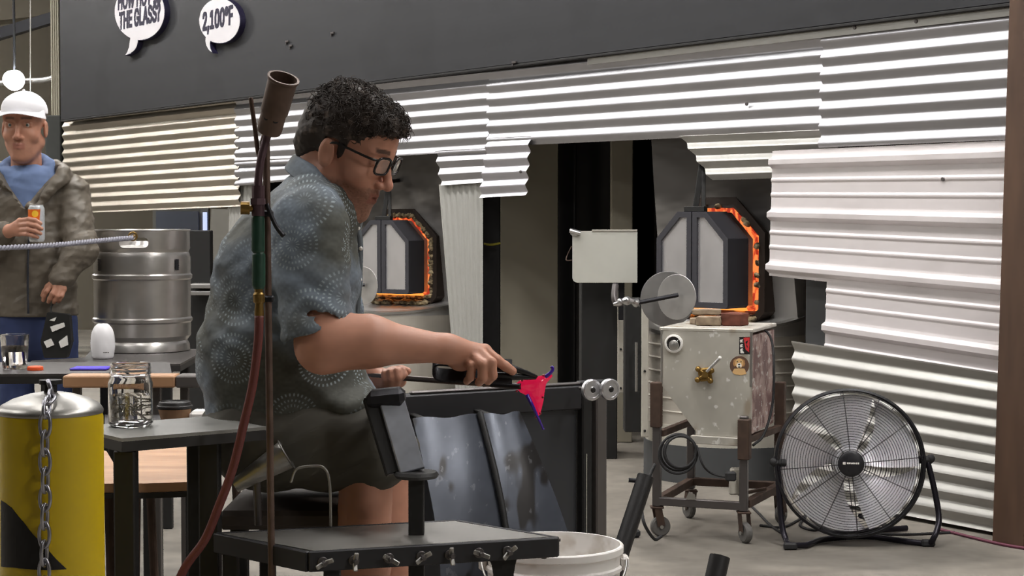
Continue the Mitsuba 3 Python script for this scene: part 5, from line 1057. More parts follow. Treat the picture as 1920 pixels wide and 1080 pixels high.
def hand(b, wrist, mcps, fingers, thumb, back, sc=1.0, rw=0.024):
    """wrist, four knuckles, four finger chains from the knuckles, the thumb's chain; back = out of the back of the hand."""
    wrist = np.asarray(wrist)
    for m in mcps:
        m = np.asarray(m); b.cone(wrist + (m - wrist) * 0.12, m, rw * 0.72 * sc, 0.0105 * sc, 0.012)
    b.cone(np.asarray(mcps[0]), np.asarray(mcps[3]), 0.0100 * sc, 0.0092 * sc, 0.006)
    for m, f, q in zip(mcps, fingers, (1, 1.03, 0.97, 0.86)): finger(b, [m] + list(f), 0.0098 * sc * q, 0.0074 * sc * q)
    b.cone(wrist + (np.asarray(thumb[0]) - wrist) * 0.3, thumb[0], rw * 0.6 * sc, 0.014 * sc, 0.012); finger(b, thumb, 0.0135 * sc, 0.0088 * sc, 0.006)
def J(px, py, dd=0.0): return P(px, py, 3.75 + dd)
SK1 = np.array(c(186, 134, 112)); SK2 = np.array(c(176, 126, 104))

# ---------------------------------------------------------------- the seated glassblower
p1 = thing('person', 'seated dark-haired man in glasses and patterned blue grey shirt shaping red glass', 'person')
HS1 = 0.99; HM1 = head_matrix(math.radians(-21), math.radians(26), math.radians(2)); HM1[:3, 3] = P(613, 287, 3.66) - HM1[:3, :3] @ np.array([-0.004, -0.079, 0]) * HS1
b = Body(); SQ = (1, 0.78, 1)
b.chain([J(505, 800), J(512, 660), J(545, 505), J(585, 415)], [0.125, 0.135, 0.122, 0.082], 0.04, SQ)
b.chain([J(588, 388, 0.01), HM1[:3, 3] + HM1[:3, :3] @ np.array([-0.035, 0, -0.025])], [0.056, 0.060], 0.03)
b.cone(J(584, 432, -0.14), J(602, 428, 0.15), 0.055, 0.055, 0.04)
b.local(head_body(0.8), HM1, scale=HS1)
b.cone(HM1[:3, 3] + HM1[:3, :3] @ np.array([-0.03, 0, -0.06]), HM1[:3, 3] + HM1[:3, :3] @ np.array([0.035, 0, -0.075]), 0.052, 0.036, 0.03)
el, wr = J(606, 648, -0.265), J(838, 654, -0.205)
b.chain([J(584, 430, -0.19), el], [0.058, 0.050], 0.03); b.chain([el, J(690, 640, -0.25), wr], [0.051, 0.048, 0.0275], 0.03); b.cone(wr, J(858, 658, -0.197), 0.0265, 0.024, 0.02)
b.ball(J(640, 640, -0.262), (0.052, 0.045, 0.042), 0.03)
MC = [J(909, 657, -0.172), J(899, 661, -0.190), J(884, 665, -0.195), J(868, 670, -0.188)]
hand(b, wr, MC, [[J(931, 675, -0.184), J(948, 687, -0.180), J(961, 696, -0.176)], [J(921, 680, -0.222), J(923, 704, -0.220), J(915, 714, -0.198)], [J(904, 683, -0.228), J(905, 708, -0.224), J(898, 717, -0.201)], [J(885, 686, -0.218), J(882, 707, -0.216), J(875, 715, -0.196)]],
     [J(862, 672, -0.150), J(890, 684, -0.130), J(914, 691, -0.130), J(930, 698, -0.138)], None, 1.22, 0.025); b.ball(J(864, 679, -0.182), (0.024, 0.018, 0.019), 0.015); b.ball(J(880, 667, -0.176), (0.030, 0.016, 0.016), 0.012)
LH = 0.085; ell, wrl = J(628, 650, 0.21), J(702, 708, 0.05 + LH); JL = lambda x, y, d: J(x, y, d + LH)
b.chain([J(606, 425, 0.18), ell], [0.058, 0.048], 0.03); b.chain([ell, wrl], [0.046, 0.027], 0.03)
hand(b, wrl, [JL(752, 715, 0.004), JL(743, 721, -0.002), JL(732, 724, -0.002), JL(722, 723, 0.004)], [[JL(757, 704, -0.026), JL(755, 695, -0.022), JL(751, 692, 0.0)], [JL(746, 707, -0.034), JL(744, 697, -0.032), JL(741, 692, -0.012)], [JL(734, 709, -0.034), JL(732, 699, -0.032), JL(731, 694, -0.012)], [JL(722, 710, -0.028), JL(721, 701, -0.026), JL(721, 696, -0.01)]],
     [JL(718, 706, 0.055), JL(738, 697, 0.045), JL(752, 694, 0.034), JL(764, 696, 0.026)], None, 1.0)
def foot(b, ankle, toe, r=0.042): b.cone(ankle, toe, r, r * 0.85, 0.03)
kn, kf = J(690, 846, -0.12), J(722, 850, 0.12)
an, af = np.array([J(690, 1000, -0.10)[0], 3.66, 0.10]), np.array([J(765, 1000, 0.12)[0], 3.86, 0.10])
for h_, k_, a_ in ((J(495, 825, -0.10), kn, an), (J(500, 825, 0.11), kf, af)):
    b.chain([h_, k_], [0.085, 0.060], 0.04); b.chain([k_, k_ * 0.65 + a_ * 0.35 + [-0.012, 0, 0], a_], [0.056, 0.056, 0.036], 0.03); b.cone(a_ + [-0.01, 0, -0.05], a_ + [0.15, -0.02, -0.065], 0.038, 0.03, 0.03)
me = b.mesh(0.0032)
part(p1, 'body', me, 'skin', smooth=True, color=skin_colour(me.vertices, HM1, HS1, SK1, np.array(c(142, 84, 72)), np.array(c(58, 44, 38)), 0.72), label='face, neck, arms and hands')
eyes(p1, HM1, HS1, (0.9, 0.1, -0.45))
# hair: a shell with curls
def hair_shell(M, sc, vol, line, amp, freq, h=0.0028, front=True):
    hb = Body(); hb.ball((-0.014, 0, 0.056), (0.101 + vol * 0.7, 0.080 + vol * 0.55, 0.084 + vol), 0.02)
    if front: hb.ball((0.053, 0, 0.097), (0.050, 0.064, 0.030), 0.03); hb.ball((-0.07, 0, 0.0), (0.045, 0.066, 0.06), 0.03)
    def post(p, d):
        z0 = np.interp(p[:, 0], line[0], line[1]); cut = (z0 - p[:, 2]) * 0.8
        d = d - amp * (nfbm(p * freq, 3, seed=5) - 0.45) * 2
        return np.maximum(d, cut - 0.004 * (nnoise(p * 120) - 0.5))
    m = hb.mesh(h, post); m.vertices *= sc; return moved(m, M)
HL1 = ([-0.14, -0.080, -0.045, -0.022, -0.020, 0.010, 0.013, 0.026, 0.030, 0.052, 0.075, 0.10, 0.14], [-0.078, -0.070, -0.050, -0.020, 0.034, 0.036, -0.012, -0.012, 0.046, 0.052, 0.078, 0.086, 0.09])
hm = hair_shell(HM1, HS1, 0.009, HL1, 0.0045, 50)
mat('hair_dark', mikit.proc(lambda p, n, uv: mixc(c(44, 35, 30), c(86, 74, 66), sst(0.55, 0.8, fb(p.x * 60, p.y * 60, p.z * 60)))), 0.6, 0.0, 0.4)
curls = []; r3 = np.random.default_rng(12); q = to_local(hm.vertices, HM1, HS1); cand = np.flatnonzero((q[:, 2] > 0.045) & (q[:, 0] > -0.10)); nrm = hm.vertex_normals
for i in r3.choice(cand, 1500, replace=False):
    o, n = hm.vertices[i], nrm[i]; top = np.clip((q[i, 2] - 0.05) / 0.08, 0.15, 1.0)
    t = unit(np.cross(n, r3.normal(size=3))); bb = np.cross(n, t); L = r3.uniform(0.012, 0.026) * (0.5 + 0.7 * top); tw = r3.uniform(1.5, 4.2); s = np.linspace(0, 1, 7)
    pts = o + np.outer(np.sin(s * 2.2) * L * 0.40 - 0.002, n) + np.outer(s * L * 0.9, t) + np.outer(np.sin(s * tw) * L * 0.35, bb)
    curls.append(tube(pts, np.linspace(0.0012, 0.0004, 7), 4, caps=False))
part(p1, 'hair', cat_([hm] + curls), 'hair_dark', smooth=True, label='short dark curly hair')
# glasses
def glasses(parent, M, sc):
    fr = []; w, hh_, x0, z0 = 0.0245, 0.0185, 0.1085, 0.020
    for s in (-1, 1):
        a = np.arange(40) * 2 * PI / 40; ca, sa_ = np.cos(a), np.sin(a); e = 0.62
        y = s * 0.0335 + w * np.sign(ca) * np.abs(ca) ** e; z = z0 + hh_ * np.sign(sa_) * np.abs(sa_) ** e; x = x0 - 0.30 * np.maximum(0, np.abs(y) - 0.012) ** 1.2
        rim = np.stack([x, y, z], 1) * sc; fr.append(tube(rim, 0.0026 * sc, 8, closed=True))
        lp_ = part(parent, 'lens', moved(trimesh.Trimesh(np.vstack([rim * 1.0, rim.mean(0)]), [[i, (i + 1) % 40, 40] for i in range(40)], process=False), M), 'lens_glass', smooth=False, label='clear lens')
        fr.append(tube(spline(np.array([[x0 - 0.30 * 0.046 ** 1.2, s * 0.058, z0 + 0.012], [0.085, s * 0.071, z0 + 0.011], [0.04, s * 0.0775, z0 + 0.010], [0.004, s * 0.081, z0 + 0.008], [-0.012, s * 0.081, z0 - 0.008]]) * sc, 16), 0.0027 * sc, 8))
    fr.append(tube(np.array([[x0 - 0.001, -0.010, z0 + 0.004], [x0 + 0.002, 0, z0 + 0.007], [x0 - 0.001, 0.010, z0 + 0.004]]) * sc, 0.0019 * sc, 8))
    return moved(cat_(fr), M)
scene['mat_lens_glass'] = {'type': 'thindielectric', 'int_ior': 1.5}
mat('frame_black', c(26, 22, 22), 0.25)
gl = part(p1, 'glasses', glasses(p1, HM1, HS1), 'frame_black', smooth=True, label='dark framed glasses')

# shirt
def shirt_col(p, n, uv):
    a = dr.select(dr.abs(n.y) > 0.5 * dr.abs(n.x), p.x, p.y + 0.37) / 0.120; b_ = p.z / 0.120; best, bx_, by_, br = mi.Float(9), mi.Float(0), mi.Float(0), mi.Float(0)
    for i in (-1, 0, 1):
        for j in (-1, 0, 1):
            cx, cy = dr.floor(a) + i, dr.floor(b_) + j
            dx, dy = a - cx - 0.2 - 0.6 * mikit.cell_rand(cx, cy, 1), b_ - cy - 0.2 - 0.6 * mikit.cell_rand(cx, cy, 2)
            d = dx * dx + dy * dy; m = d < best
            best, bx_, by_, br = dr.select(m, d, best), dr.select(m, dx, bx_), dr.select(m, dy, by_), dr.select(m, mikit.cell_rand(cx, cy, 3), br)
    r = dr.sqrt(best) / (0.40 + 0.16 * br); th = dr.atan2(by_, bx_); k = 0
    for r0, r1, nn in ((0.12, 0.30, 13.0), (0.42, 0.57, 25.0), (0.63, 0.76, 32.0), (0.84, 1.0, 38.0)):
        k += sst(r0, r0 + 0.05, r) * (1 - sst(r1 - 0.05, r1, r)) * sst(0.10, 0.45, dr.sin(th * nn + br * 6) * (1 if nn != 25.0 else -1))
    mot = fb(p.x * 6, p.y * 6, p.z * 6, octaves=4); fine = nz(p.x * 160, p.y * 160, p.z * 160)
    base = mixc((0.080, 0.083, 0.072), (0.150, 0.182, 0.222), sst(0.35, 0.65, mot))
    return mixc(base, (0.33, 0.39, 0.42), k * (0.15 + 0.75 * sst(0.3, 0.7, fb(p.x * 9 + 5, p.y * 9, p.z * 9)))) * (0.85 + 0.3 * fine)
mat('shirt', mikit.proc(shirt_col), 0.75, 0.0, 0.3, sheen=0.3)
mat('shirt_plain', c(98, 106, 112), 0.75)
sb = Body()
sb.chain([J(512, 790), J(516, 655), J(545, 505), J(586, 408)], [0.143, 0.155, 0.146, 0.098], 0.05, SQ)
sb.ball(J(590, 720), (0.105, 0.14, 0.10), 0.05); sb.ball(J(648, 752, -0.02), (0.070, 0.15, 0.040), 0.04)
sb.cone(J(576, 400, -0.12), J(596, 400, 0.13), 0.070, 0.070, 0.05)
def sleeve(a, bq, ra, rb, pn, pp):
    a, bq, pn, pp = map(np.asarray, (a, bq, unit(pn), pp)); ab = bq - a; L2 = ab @ ab
    def fn(p):
        t = np.clip((p - a) @ ab / L2, 0, 1); return np.maximum(np.linalg.norm(p - a - t[:, None] * ab, axis=1) - (ra + (rb - ra) * t), (p - pp) @ pn)
    return fn, (a + bq) / 2, math.sqrt(L2) / 2 + max(ra, rb)
fn, ce, ra_ = sleeve(J(580, 428, -0.185), J(601, 690, -0.275), 0.082, 0.066, (0.30, 0, -0.95), J(600, 617, -0.26)); sb.add(fn, ce, ra_, 0.035)
fn, ce, ra_ = sleeve(J(604, 424, 0.18), J(634, 680, 0.21), 0.080, 0.064, (0.3, 0.1, -0.95), J(628, 610, 0.2)); sb.add(fn, ce, ra_, 0.035)
sb.cone(J(598, 613, -0.262), J(602, 700, -0.275), 0.054, 0.054, 0.004, sub=True); sb.cone(J(628, 600, 0.2), J(634, 690, 0.21), 0.055, 0.055, 0.004, sub=True)
sb.ball(J(612, 360, 0.0) + [0.012, 0, 0.03], (0.062, 0.078, 0.075), 0.012, sub=True)
def shirt_post(p, d):
    hem = J(512, 792)[2] + (p[:, 0] - J(512, 792)[0]) * 0.10
    w1 = nfbm(np.stack([p[:, 0] * 9 + p[:, 2] * 5, p[:, 1] * 8, p[:, 2] * 16 - p[:, 0] * 12], 1), 3, seed=2) - 0.5
    w2 = np.sin(p[:, 2] * 95 + 9 * nfbm(p * 7, 2, seed=9) + p[:, 0] * 60) * 0.5
    near_el = np.exp(-((p[:, 2] - J(600, 590)[2]) / 0.10) ** 2)
    return np.maximum(d + 0.019 * w1 + 0.0032 * w2 * (0.5 + near_el), hem - p[:, 2])
part(p1, 'shirt', sb.mesh(0.005, shirt_post), 'shirt', smooth=True, label='blue grey short-sleeved shirt printed with pale dandelion bursts')
# collar and placket
top = spline([J(662, 398, -0.030), J(640, 366, -0.074), J(600, 318, -0.072), J(566, 293, -0.02), J(572, 292, 0.045), J(618, 318, 0.075), J(656, 366, 0.05), J(668, 396, 0.012)], 40)
bot = spline([J(652, 432, -0.060), J(616, 398, -0.110), J(574, 352, -0.112), J(536, 318, -0.03), J(545, 316, 0.07), J(610, 346, 0.112), J(668, 398, 0.085), J(676, 428, 0.03)], 40)
mid = (top + bot) / 2 + np.array([0, 0, 0.012]) ; V = np.stack([top, mid * 0.6 + top * 0.4 + [0, 0, 0.003], mid, bot])
part(p1, 'collar', slab(V, np.array([0.0005, 0.0, -0.003])), 'shirt', smooth=50, label='turned-down shirt collar')
pk = spline([J(664, 412, -0.02), J(674, 450, -0.02), J(673, 520, -0.01), J(668, 600, 0.0)], 20)
part(p1, 'placket', tube(pk, 0.008, 6), 'shirt_plain', smooth=True, label='front edge of the shirt')
for t in (3, 8, 13): part(p1, 'button', moved(trimesh.creation.icosphere(2, 0.0045), T_(*(pk[t] + [0.003, -0.008, 0]))), 'paper_white', smooth=True)
# shorts
mat('shorts_olive', mikit.proc(lambda p, n, uv: mi.Color3f(0.062, 0.058, 0.046) * (0.8 + 0.5 * fb(p.x * 14, p.y * 14, p.z * 14))), 0.8)
tb = Body(); tb.ball(J(498, 812), (0.142, 0.18, 0.10), 0.04)
tb.chain([J(500, 822, -0.10), kn + [0.012, 0, 0.0]], [0.108, 0.082], 0.05); tb.chain([J(505, 822, 0.11), kf + [0.0, 0, 0]], [0.105, 0.076], 0.04)
def shorts_post(p, d):
    return np.maximum(d + 0.012 * (nfbm(np.stack([p[:, 0] * 8, p[:, 1] * 8, p[:, 2] * 20 - p[:, 0] * 14], 1), 3, seed=4) - 0.5) * 2, 0.599 - p[:, 2])
part(p1, 'shorts', tb.mesh(0.005, shorts_post), 'shorts_olive', smooth=True, label='dark olive shorts')
mat('shoe_dark', c(40, 38, 38), 0.6)
for a_ in (an, af):
    s2 = Body(); s2.cone(a_ + [-0.02, 0, -0.045], a_ + [0.15, -0.02, -0.055], 0.05, 0.042, 0.02); m = s2.mesh(0.006, lambda p, d: np.maximum(d, 0.002 - p[:, 2])); part(p1, 'shoe', m, 'shoe_dark', smooth=True)

# ---------------------------------------------------------------- blowing rod, jacks and the hot glass
br_ = thing('blowpipe', 'thin steel rod held in the left hand with the red glass on its tip', 'rod')
rA, rB = J(676, 703, 0.13), J(968, 724, -0.105)
mat('rod_steel', c(110, 100, 96), 0.35, 0.85)
part(br_, 'rod', tube([rA, rA * 0.3 + rB * 0.7, rB * 0.9 + rA * 0.1, rB], [0.0062, 0.0062, 0.0056, 0.0052], 16), 'rod_steel', smooth=35)
part(br_, 'tip', tube([rB * 0.85 + rA * 0.15, rB + unit(rB - rA) * 0.012], [0.0064, 0.0064], 16), 'dark_iron', smooth=35, label='dark burnt end')
mat('hot_glass', c(150, 8, 40), 0.12, 0.0, 0.6, clearcoat=0.8, clearcoat_gloss=0.9)
mat('violet_glass', c(60, 20, 150), 0.08, 0.0, 0.6, clearcoat=0.8, clearcoat_gloss=0.95)
gs = thing('hot_glass', 'glowing red glass shape being pulled at the end of the rod', 'glass')
GDD = -0.105
gpoly = sg.Polygon([(J(x, y, GDD)[0], J(x, y, GDD)[2]) for x, y in ((963, 722), (975, 713), (990, 709), (1003, 706), (1018, 704), (1030, 704), (1035, 700), (1036, 706), (1024, 720), (1021, 736), (1019, 752), (1014, 772), (1011, 782), (1006, 776), (998, 756), (988, 742), (976, 736))])
gm = prism(gpoly.buffer(-0.003).buffer(0.003), 0.014, -0.007); gm = gm.subdivide_to_size(0.004)
cx_ = gpoly.centroid; dist = np.array([gpoly.exterior.distance(sg.Point(*v[:2])) for v in gm.vertices]); hgt = np.sqrt(np.clip(dist / 0.012, 0.02, 1))
gm.vertices[:, 2] = gm.vertices[:, 2] * hgt + 0.010 * (nfbm(np.c_[gm.vertices[:, :2] * 40, np.zeros(len(gm.vertices))], 3) - 0.5)
gm.merge_vertices()
part(gs, 'blob', moved(gm, MXZ(3.75 + GDD)), 'hot_glass', smooth=60, label='glowing crimson body', emitter={'type': 'area', 'radiance': rgb((0.24, 0.003, 0.022))})
part(gs, 'tail', tube(spline([J(988, 740, GDD - 0.008), J(998, 760, GDD - 0.012), J(1008, 782, GDD - 0.008), J(1017, 801, GDD), J(1019, 806, GDD)], 24), np.r_[np.linspace(0.0042, 0.0020, 20), [0.0026, 0.0032, 0.0034, 0.002]], 10), 'violet_glass', smooth=True, label='violet trailing thread with a bead')
part(gs, 'curl', tube(spline([J(1022, 707, GDD), J(1031, 700, GDD), J(1036, 694, GDD), J(1036, 688, GDD), J(1032, 690, GDD)], 16), np.linspace(0.0045, 0.0022, 16), 10), 'violet_glass', smooth=True, label='violet curled lip')
for x, y in ((979, 713), (1006, 706), (1019, 704), (969, 733), (1013, 775), (1018, 745), (1005, 782)): part(gs, 'drip', moved(trimesh.creation.icosphere(2, 0.0026), T_(*J(x, y, GDD - 0.006))), 'hot_glass', smooth=True)
jk = thing('jacks', 'dark steel jacks with a wide bent spring held in the right hand', 'tool')
jd = -0.168
ub = spline([J(960, 688, jd), J(880, 682, jd), J(835, 676, jd), J(818, 677, jd), J(814, 686, jd), J(818, 698, jd), J(835, 702, jd), J(880, 703, jd), J(960, 706, jd)], 60)
Vj = np.stack([ub + [0, -0.011, -0.011], ub + [0, 0.011, 0.011]], 0); tgj = np.gradient(ub, axis=0); nj = np.cross(tgj, [0, 1.0, 0]); nj /= np.linalg.norm(nj, axis=1)[:, None]
part(jk, 'spring', slab(Vj, -nj[None] * 0.0035), 'dark_iron', smooth=40, label='wide flat bent spring')
part(jk, 'blade', tube([J(930, 687, jd), J(960, 690, jd), J(990, 700, jd + 0.03), J(1006, 706, GDD - 0.012)], [0.007, 0.007, 0.005, 0.003], 8), 'black_steel', smooth=True, label='tapering blade')
part(jk, 'blade', tube([J(930, 705, jd), J(958, 706, jd), J(988, 708, jd + 0.03), J(1004, 709, GDD - 0.012)], [0.008, 0.008, 0.005, 0.003], 8), 'black_steel', smooth=True, label='tapering blade')

# ---------------------------------------------------------------- the man in the white cap
def J2(px, py, dd=0.0): return P(px, py, 7.3 + dd)
p2 = thing('person', 'standing man in white cap and dark rain jacket holding a drink can at the left', 'person')
HS2 = 1.09; HM2 = head_matrix(math.radians(-88), math.radians(6)); HM2[:3, 3] = J2(46, 243, 0.0)
b = Body(); SQ2 = (1, 1.45, 1)
b.chain([J2(52, 390), J2(58, 480), J2(62, 590)], [0.132, 0.130, 0.14], 0.05, SQ2); b.chain([J2(50, 345, 0.03), HM2[:3, 3] + [0, 0.02, -0.03]], [0.066, 0.058], 0.04)
b.local(head_body(0.0), HM2, scale=HS2); b.cone(J2(46, 270, 0.0), J2(46, 285, -0.05), 0.05, 0.035, 0.03)
el2, w2 = J2(152, 466, -0.10), J2(112, 528, -0.165); er2, wr2 = J2(-62, 470, -0.05), J2(14, 434, -0.235)
b.chain([J2(136, 362), el2, w2], [0.055, 0.042, 0.028], 0.03); b.chain([J2(-36, 362), er2, wr2], [0.055, 0.042, 0.028], 0.03)
hand(b, w2, [J2(97, 534, -0.178), J2(105, 538, -0.186), J2(113, 541, -0.186), J2(120, 542, -0.178)], [[J2(88, 546, -0.192), J2(83, 555, -0.186), J2(81, 563, -0.178)], [J2(98, 551, -0.206), J2(93, 560, -0.200), J2(91, 566, -0.190)], [J2(108, 555, -0.205), J2(103, 563, -0.198), J2(101, 567, -0.188)], [J2(116, 555, -0.194), J2(112, 562, -0.188), J2(110, 566, -0.18)]],
     [J2(100, 530, -0.150), J2(90, 538, -0.152), J2(84, 547, -0.156), J2(80, 554, -0.160)], None, 1.08)
hand(b, wr2, [J2(37, 414, -0.272), J2(37, 422, -0.278), J2(37, 431, -0.278), J2(36, 438, -0.272)], [[J2(54, 411, -0.318), J2(66, 413, -0.330), J2(76, 419, -0.326)], [J2(54, 420, -0.322), J2(67, 423, -0.334), J2(78, 429, -0.330)], [J2(53, 430, -0.322), J2(66, 433, -0.334), J2(76, 438, -0.330)], [J2(51, 439, -0.318), J2(62, 442, -0.330), J2(71, 445, -0.326)]],
     [J2(34, 424, -0.232), J2(50, 414, -0.232), J2(62, 408, -0.236), J2(74, 406, -0.244)], None, 1.08)
fl2, fr2 = np.array([J2(118, 600)[0], 7.32, 0.09]), np.array([J2(28, 600)[0], 7.32, 0.09])
for h_, a_ in ((J2(100, 600), fl2), (J2(32, 600), fr2)): b.chain([h_, (h_ + a_) / 2, a_], [0.075, 0.05, 0.036], 0.03); b.cone(a_ + [0, 0, -0.045], a_ + [0, -0.15, -0.06], 0.036, 0.028, 0.03)
me = b.mesh(0.0036)
part(p2, 'body', me, 'skin', smooth=True, color=skin_colour(me.vertices, HM2, HS2, SK2, np.array(c(150, 92, 82)), np.array(c(110, 84, 72)), 0.25), label='face and hands')
eyes(p2, HM2, HS2, (1, 0, -0.05), (0.12, 0.13, 0.12))
HL2 = ([-0.14, -0.080, -0.045, -0.022, -0.020, 0.010, 0.013, 0.026, 0.030, 0.14], [-0.060, -0.055, -0.045, -0.020, 0.034, 0.036, 0.006, 0.006, 0.06, 0.3])
mat('hair_grey', c(104, 98, 92), 0.7)
part(p2, 'hair', hair_shell(HM2, HS2, -0.003, HL2, 0.002, 60, 0.0035, False), 'hair_grey', smooth=True, label='short grey hair')
# cap
mat('cap_white', c(232, 232, 236), 0.8)
cb_ = Body(); cb_.ball((-0.010, 0, 0.066), (0.110, 0.085, 0.080), 0.01); cb_.ball((0.052, 0, 0.085), (0.058, 0.068, 0.052), 0.02)
cm = cb_.mesh(0.0035, lambda p, d: np.maximum(d, (0.060 + 0.08 * p[:, 0]) - p[:, 2])); cm.vertices *= HS2
cp = part(p2, 'cap', moved(cm, HM2), 'cap_white', smooth=50, label='white baseball cap')
V = np.zeros((8, 24, 3))
for i in range(8):
    for j in range(24):
        a = -1.25 + 2.5 * j / 23; r = i / 7; e = 0.066 * math.cos(a * 0.9) ** 0.7 * r
        V[i, j] = [(-0.010 + (0.106 + e) * math.cos(a)), 0.087 * math.sin(a) * (1 + 0.10 * r), 0.074 - 0.004 * r * math.cos(a) - 4.2 * (0.087 * math.sin(a)) ** 2 * r]
part(cp, 'brim', moved(trimesh.Trimesh(*(lambda m: (m.vertices * HS2, m.faces))(slab(V, np.array([0, 0, -0.003]))), process=False), HM2), 'cap_white', smooth=50)
part(cp, 'button', moved(trimesh.Trimesh(*(lambda m: ((m.vertices + [-0.010, 0, 0.147]) * HS2, m.faces))(trimesh.creation.icosphere(2, 0.006)), process=False), HM2), 'cap_white', smooth=True)
# hoodie
mat('hoodie_blue', mikit.proc(lambda p, n, uv: mi.Color3f(*c(94, 112, 148)) * (0.8 + 0.4 * fb(p.x * 22, p.y * 22, p.z * 22))), 0.85)
hb2 = Body(); hb2.chain([J2(52, 372, 0.0), J2(58, 470, 0.0)], [0.148, 0.148], 0.05, SQ2); hb2.cone(J2(-15, 352, 0.02), J2(118, 352, 0.02), 0.05, 0.05, 0.04)
a = np.arange(26) * 2 * PI / 26
for i in range(26):
    q0, q1 = [J2(50, 312, 0.02) + np.array([0.093 * math.cos(t), 0.080 * math.sin(t), 0.045 * math.sin(t) - 0.010]) for t in (a[i], a[(i + 1) % 26])]; hb2.cone(q0, q1, 0.026, 0.026, 0.012)
hb2.cone(J2(50, 330, 0.13), J2(50, 370, 0.16), 0.075, 0.06, 0.04)
part(p2, 'hoodie', hb2.mesh(0.0055, lambda p, d: d + 0.009 * (nfbm(np.stack([p[:, 0] * 14, p[:, 1] * 14, p[:, 2] * 24], 1), 3, seed=8) - 0.5) * 2), 'hoodie_blue', smooth=True, label='blue hooded sweatshirt')
# jacket
mat('jacket_drab', mikit.proc(lambda p, n, uv: mi.Color3f(0.120, 0.102, 0.080) * (0.75 + 0.5 * fb(p.x * 9, p.y * 9, p.z * 9))), 0.5, 0.0, 0.45)
mat('jacket_lining', c(40, 42, 50), 0.7)
jb_ = Body(); jb_.chain([J2(52, 385), J2(60, 480), J2(66, 585)], [0.172, 0.172, 0.178], 0.06, SQ2); jb_.cone(J2(-30, 358, 0.02), J2(132, 358, 0.02), 0.062, 0.062, 0.05)
jb_.chain([J2(134, 365), el2, w2 * 0.92 + el2 * 0.08], [0.075, 0.064, 0.047], 0.04); jb_.chain([J2(-36, 365), er2, wr2 * 0.9 + er2 * 0.1], [0.075, 0.064, 0.045], 0.04)
hp_ = [J2(62, 392, -0.13), J2(20, 350, -0.115), J2(-14, 326, -0.05), J2(0, 318, 0.08), J2(50, 322, 0.14), J2(104, 318, 0.08), J2(120, 326, -0.05), J2(98, 352, -0.115), J2(66, 396, -0.13)]
hq = spline(hp_, 30); jb_.chain(hq, np.interp(np.linspace(0, 1, 30), [0, 0.2, 0.5, 0.8, 1], [0.014, 0.026, 0.04, 0.026, 0.014]), 0.012)
zv, xc = J2(62, 392)[2], J2(60, 392)[0]
def jacket_post(p, d):
    wv = np.stack([p[:, 0] * 10 + p[:, 2] * 6, p[:, 1] * 10, p[:, 2] * 15 - p[:, 0] * 8], 1); d = d + 0.026 * (nfbm(wv * 1.7, 3, seed=6) - 0.5) + 0.0012 * np.sin(p[:, 2] * 120 + 14 * nfbm(p * 6, 2, seed=3)) * np.exp(-((p[:, 0] - J2(150, 0)[0]) / 0.09) ** 2)
    wedge = np.maximum(np.abs(p[:, 0] - xc) - np.clip((p[:, 2] - zv) * 0.72, 0, 0.11), np.maximum(zv - p[:, 2], p[:, 1] - 7.3))
    neck_ = np.linalg.norm((p - (J2(50, 320, 0.03))) / [0.09, 0.085, 0.10], axis=1) * 0.085 - 0.085
    hem = J2(60, 592)[2]
    return np.maximum(np.maximum(np.maximum(d, -wedge), -neck_), hem - p[:, 2])
jm = part(p2, 'jacket', jb_.mesh(0.0055, jacket_post), 'jacket_drab', smooth=True, label='dark olive brown hooded rain jacket')
def on_jacket(x, y, dd): return J2(x, y, dd)
part(jm, 'zip_flap', tube(spline([J2(61, 396, -0.135), J2(54, 450, -0.135), J2(52, 520, -0.135), J2(53, 588, -0.138)], 24), 0.0045, 6), 'jacket_lining', smooth=True, label='dark front seam')
part(jm, 'cuff_tab', moved(cbox(0.018, 0.012, 0.045, 0.004), frame(J2(137, 505, -0.13), x=[1, 0.2, 0.1], z=[-0.3, 0, 1])), 'jacket_lining')
# jeans and shoes
mat('jeans_blue', mikit.proc(lambda p, n, uv: mi.Color3f(*c(46, 58, 96)) * (0.7 + 0.6 * fb(p.x * 16, p.y * 16, p.z * 10))), 0.85)
jn = Body(); jn.chain([J2(62, 545), J2(66, 610)], [0.163, 0.150], 0.04, SQ2)
for h_, a_ in ((J2(106, 605), fl2), (J2(28, 605), fr2)): jn.chain([h_, (h_ + a_) / 2, a_ + [0, 0, -0.04]], [0.088, 0.070, 0.062], 0.03)
part(p2, 'jeans', jn.mesh(0.007, lambda p, d: d + 0.010 * (nfbm(p * [9, 9, 16], 3, seed=1) - 0.5)), 'jeans_blue', smooth=True, label='blue jeans')
for a_ in (fl2, fr2):
    s2 = Body(); s2.cone(a_ + [0, 0.03, -0.04], a_ + [0, -0.17, -0.05], 0.05, 0.04, 0.02); part(p2, 'shoe', s2.mesh(0.007, lambda p, d: np.maximum(d, 0.002 - p[:, 2])), 'shoe_dark', smooth=True)
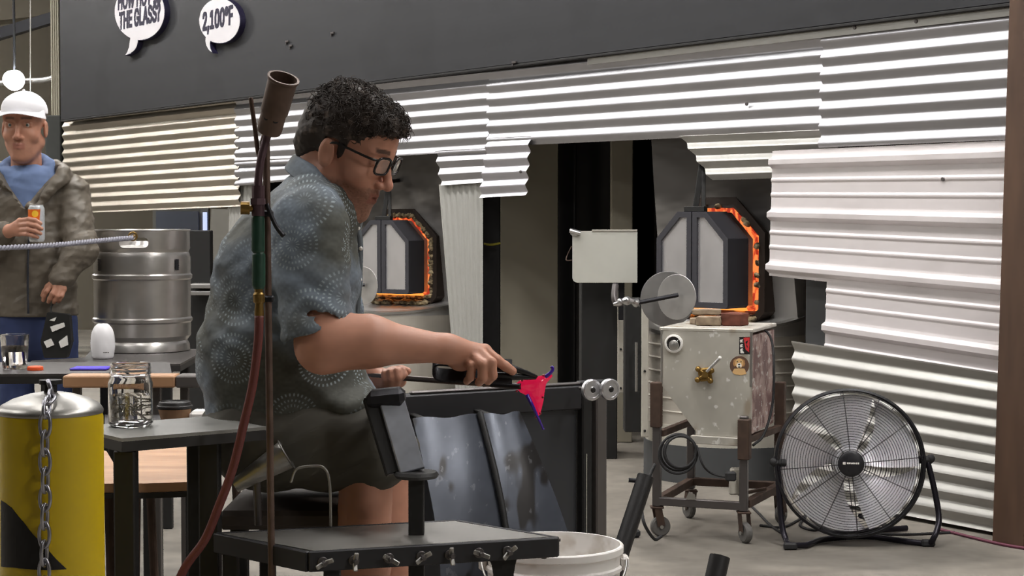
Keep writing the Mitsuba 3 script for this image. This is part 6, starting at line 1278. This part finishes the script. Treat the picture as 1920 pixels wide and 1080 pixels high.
# the can in his hand
ca_ = thing('drink_can', 'orange and white drink can held by the man in the white cap', 'can')
cA, cB = J2(69, 453, -0.285), J2(68, 384, -0.285); d = unit(cB - cA); L_ = np.linalg.norm(cB - cA); CM = frame(cA, x=np.cross([0, 1.0, 0], d), z=d); r_ = 0.0315
part(ca_, 'body', moved(lathe([(0, 0.003), (r_ - 0.008, 0), (r_ - 0.005, 0), (r_, 0.010), (r_, L_ - 0.014), (r_ - 0.005, L_ - 0.003), (r_ - 0.004, L_), (r_ - 0.007, L_), (r_ - 0.008, L_ - 0.005), (0, L_ - 0.005)], 48), CM), 'can_white', smooth=35)
mat('can_white', c(212, 216, 220), 0.3, 0.4); mat('can_orange', c(214, 104, 30), 0.35); mat('can_yellow', c(236, 190, 60), 0.35)
def can_patch(poly, m, off, nm, lab):
    v = trimesh.creation.extrude_polygon(poly, 0.0004, engine='earcut').subdivide_to_size(0.006); a = v.vertices[:, 0] / r_ - PI / 2; rr = r_ + off + v.vertices[:, 2]
    v.vertices = np.stack([rr * np.cos(a), rr * np.sin(a), v.vertices[:, 1]], 1); m4 = CM.copy()
    if (CM[:3, 1] @ [0, -1, 0]) > 0: a = a + 0; v.vertices *= [1, -1, 1]
    part(ca_, nm, moved(v, m4), m, smooth=False, label=lab)
can_patch(sg.Polygon([(-0.040, L_ - 0.075), (0.018, L_ - 0.085), (0.024, L_ - 0.018), (-0.042, L_ - 0.018)]), 'can_orange', 0.0003, 'print', 'orange printed field'); can_patch(sg.Point(0.003, L_ - 0.036).buffer(0.013), 'can_yellow', 0.0009, 'print', 'yellow printed spot')
# black patterned cloth hanging at his hip
bg = thing('cloth_bag', 'black cloth bag with white stripes hanging at the hip of the standing man', 'bag')
BD = 7.08; bp = px2m([(92, 588), (128, 592), (132, 640), (124, 668), (86, 668), (80, 640)], BD)
part(bg, 'bag', moved(prism(sg.Polygon(bp).buffer(0.006), 0.04, -0.03), MXZ(BD)), 'matte_black', smooth=30)
for pts in ([(96, 612), (122, 604), (124, 612), (100, 622)], [(84, 640), (98, 634), (104, 646), (90, 652)], [(112, 640), (128, 628), (130, 646), (116, 652)], [(94, 600), (108, 594), (104, 602)]):
    part(bg, 'stripe', moved(prism(sg.Polygon(px2m(pts, BD)), 0.001, 0.0165), MXZ(BD)), 'paper_white', smooth=False, label='white printed stripe')
part(bg, 'strap', tube(spline([J2(98, 592, -0.22), J2(96, 575, -0.19), J2(112, 560, -0.16)], 12), 0.004, 6), 'matte_black', smooth=True)
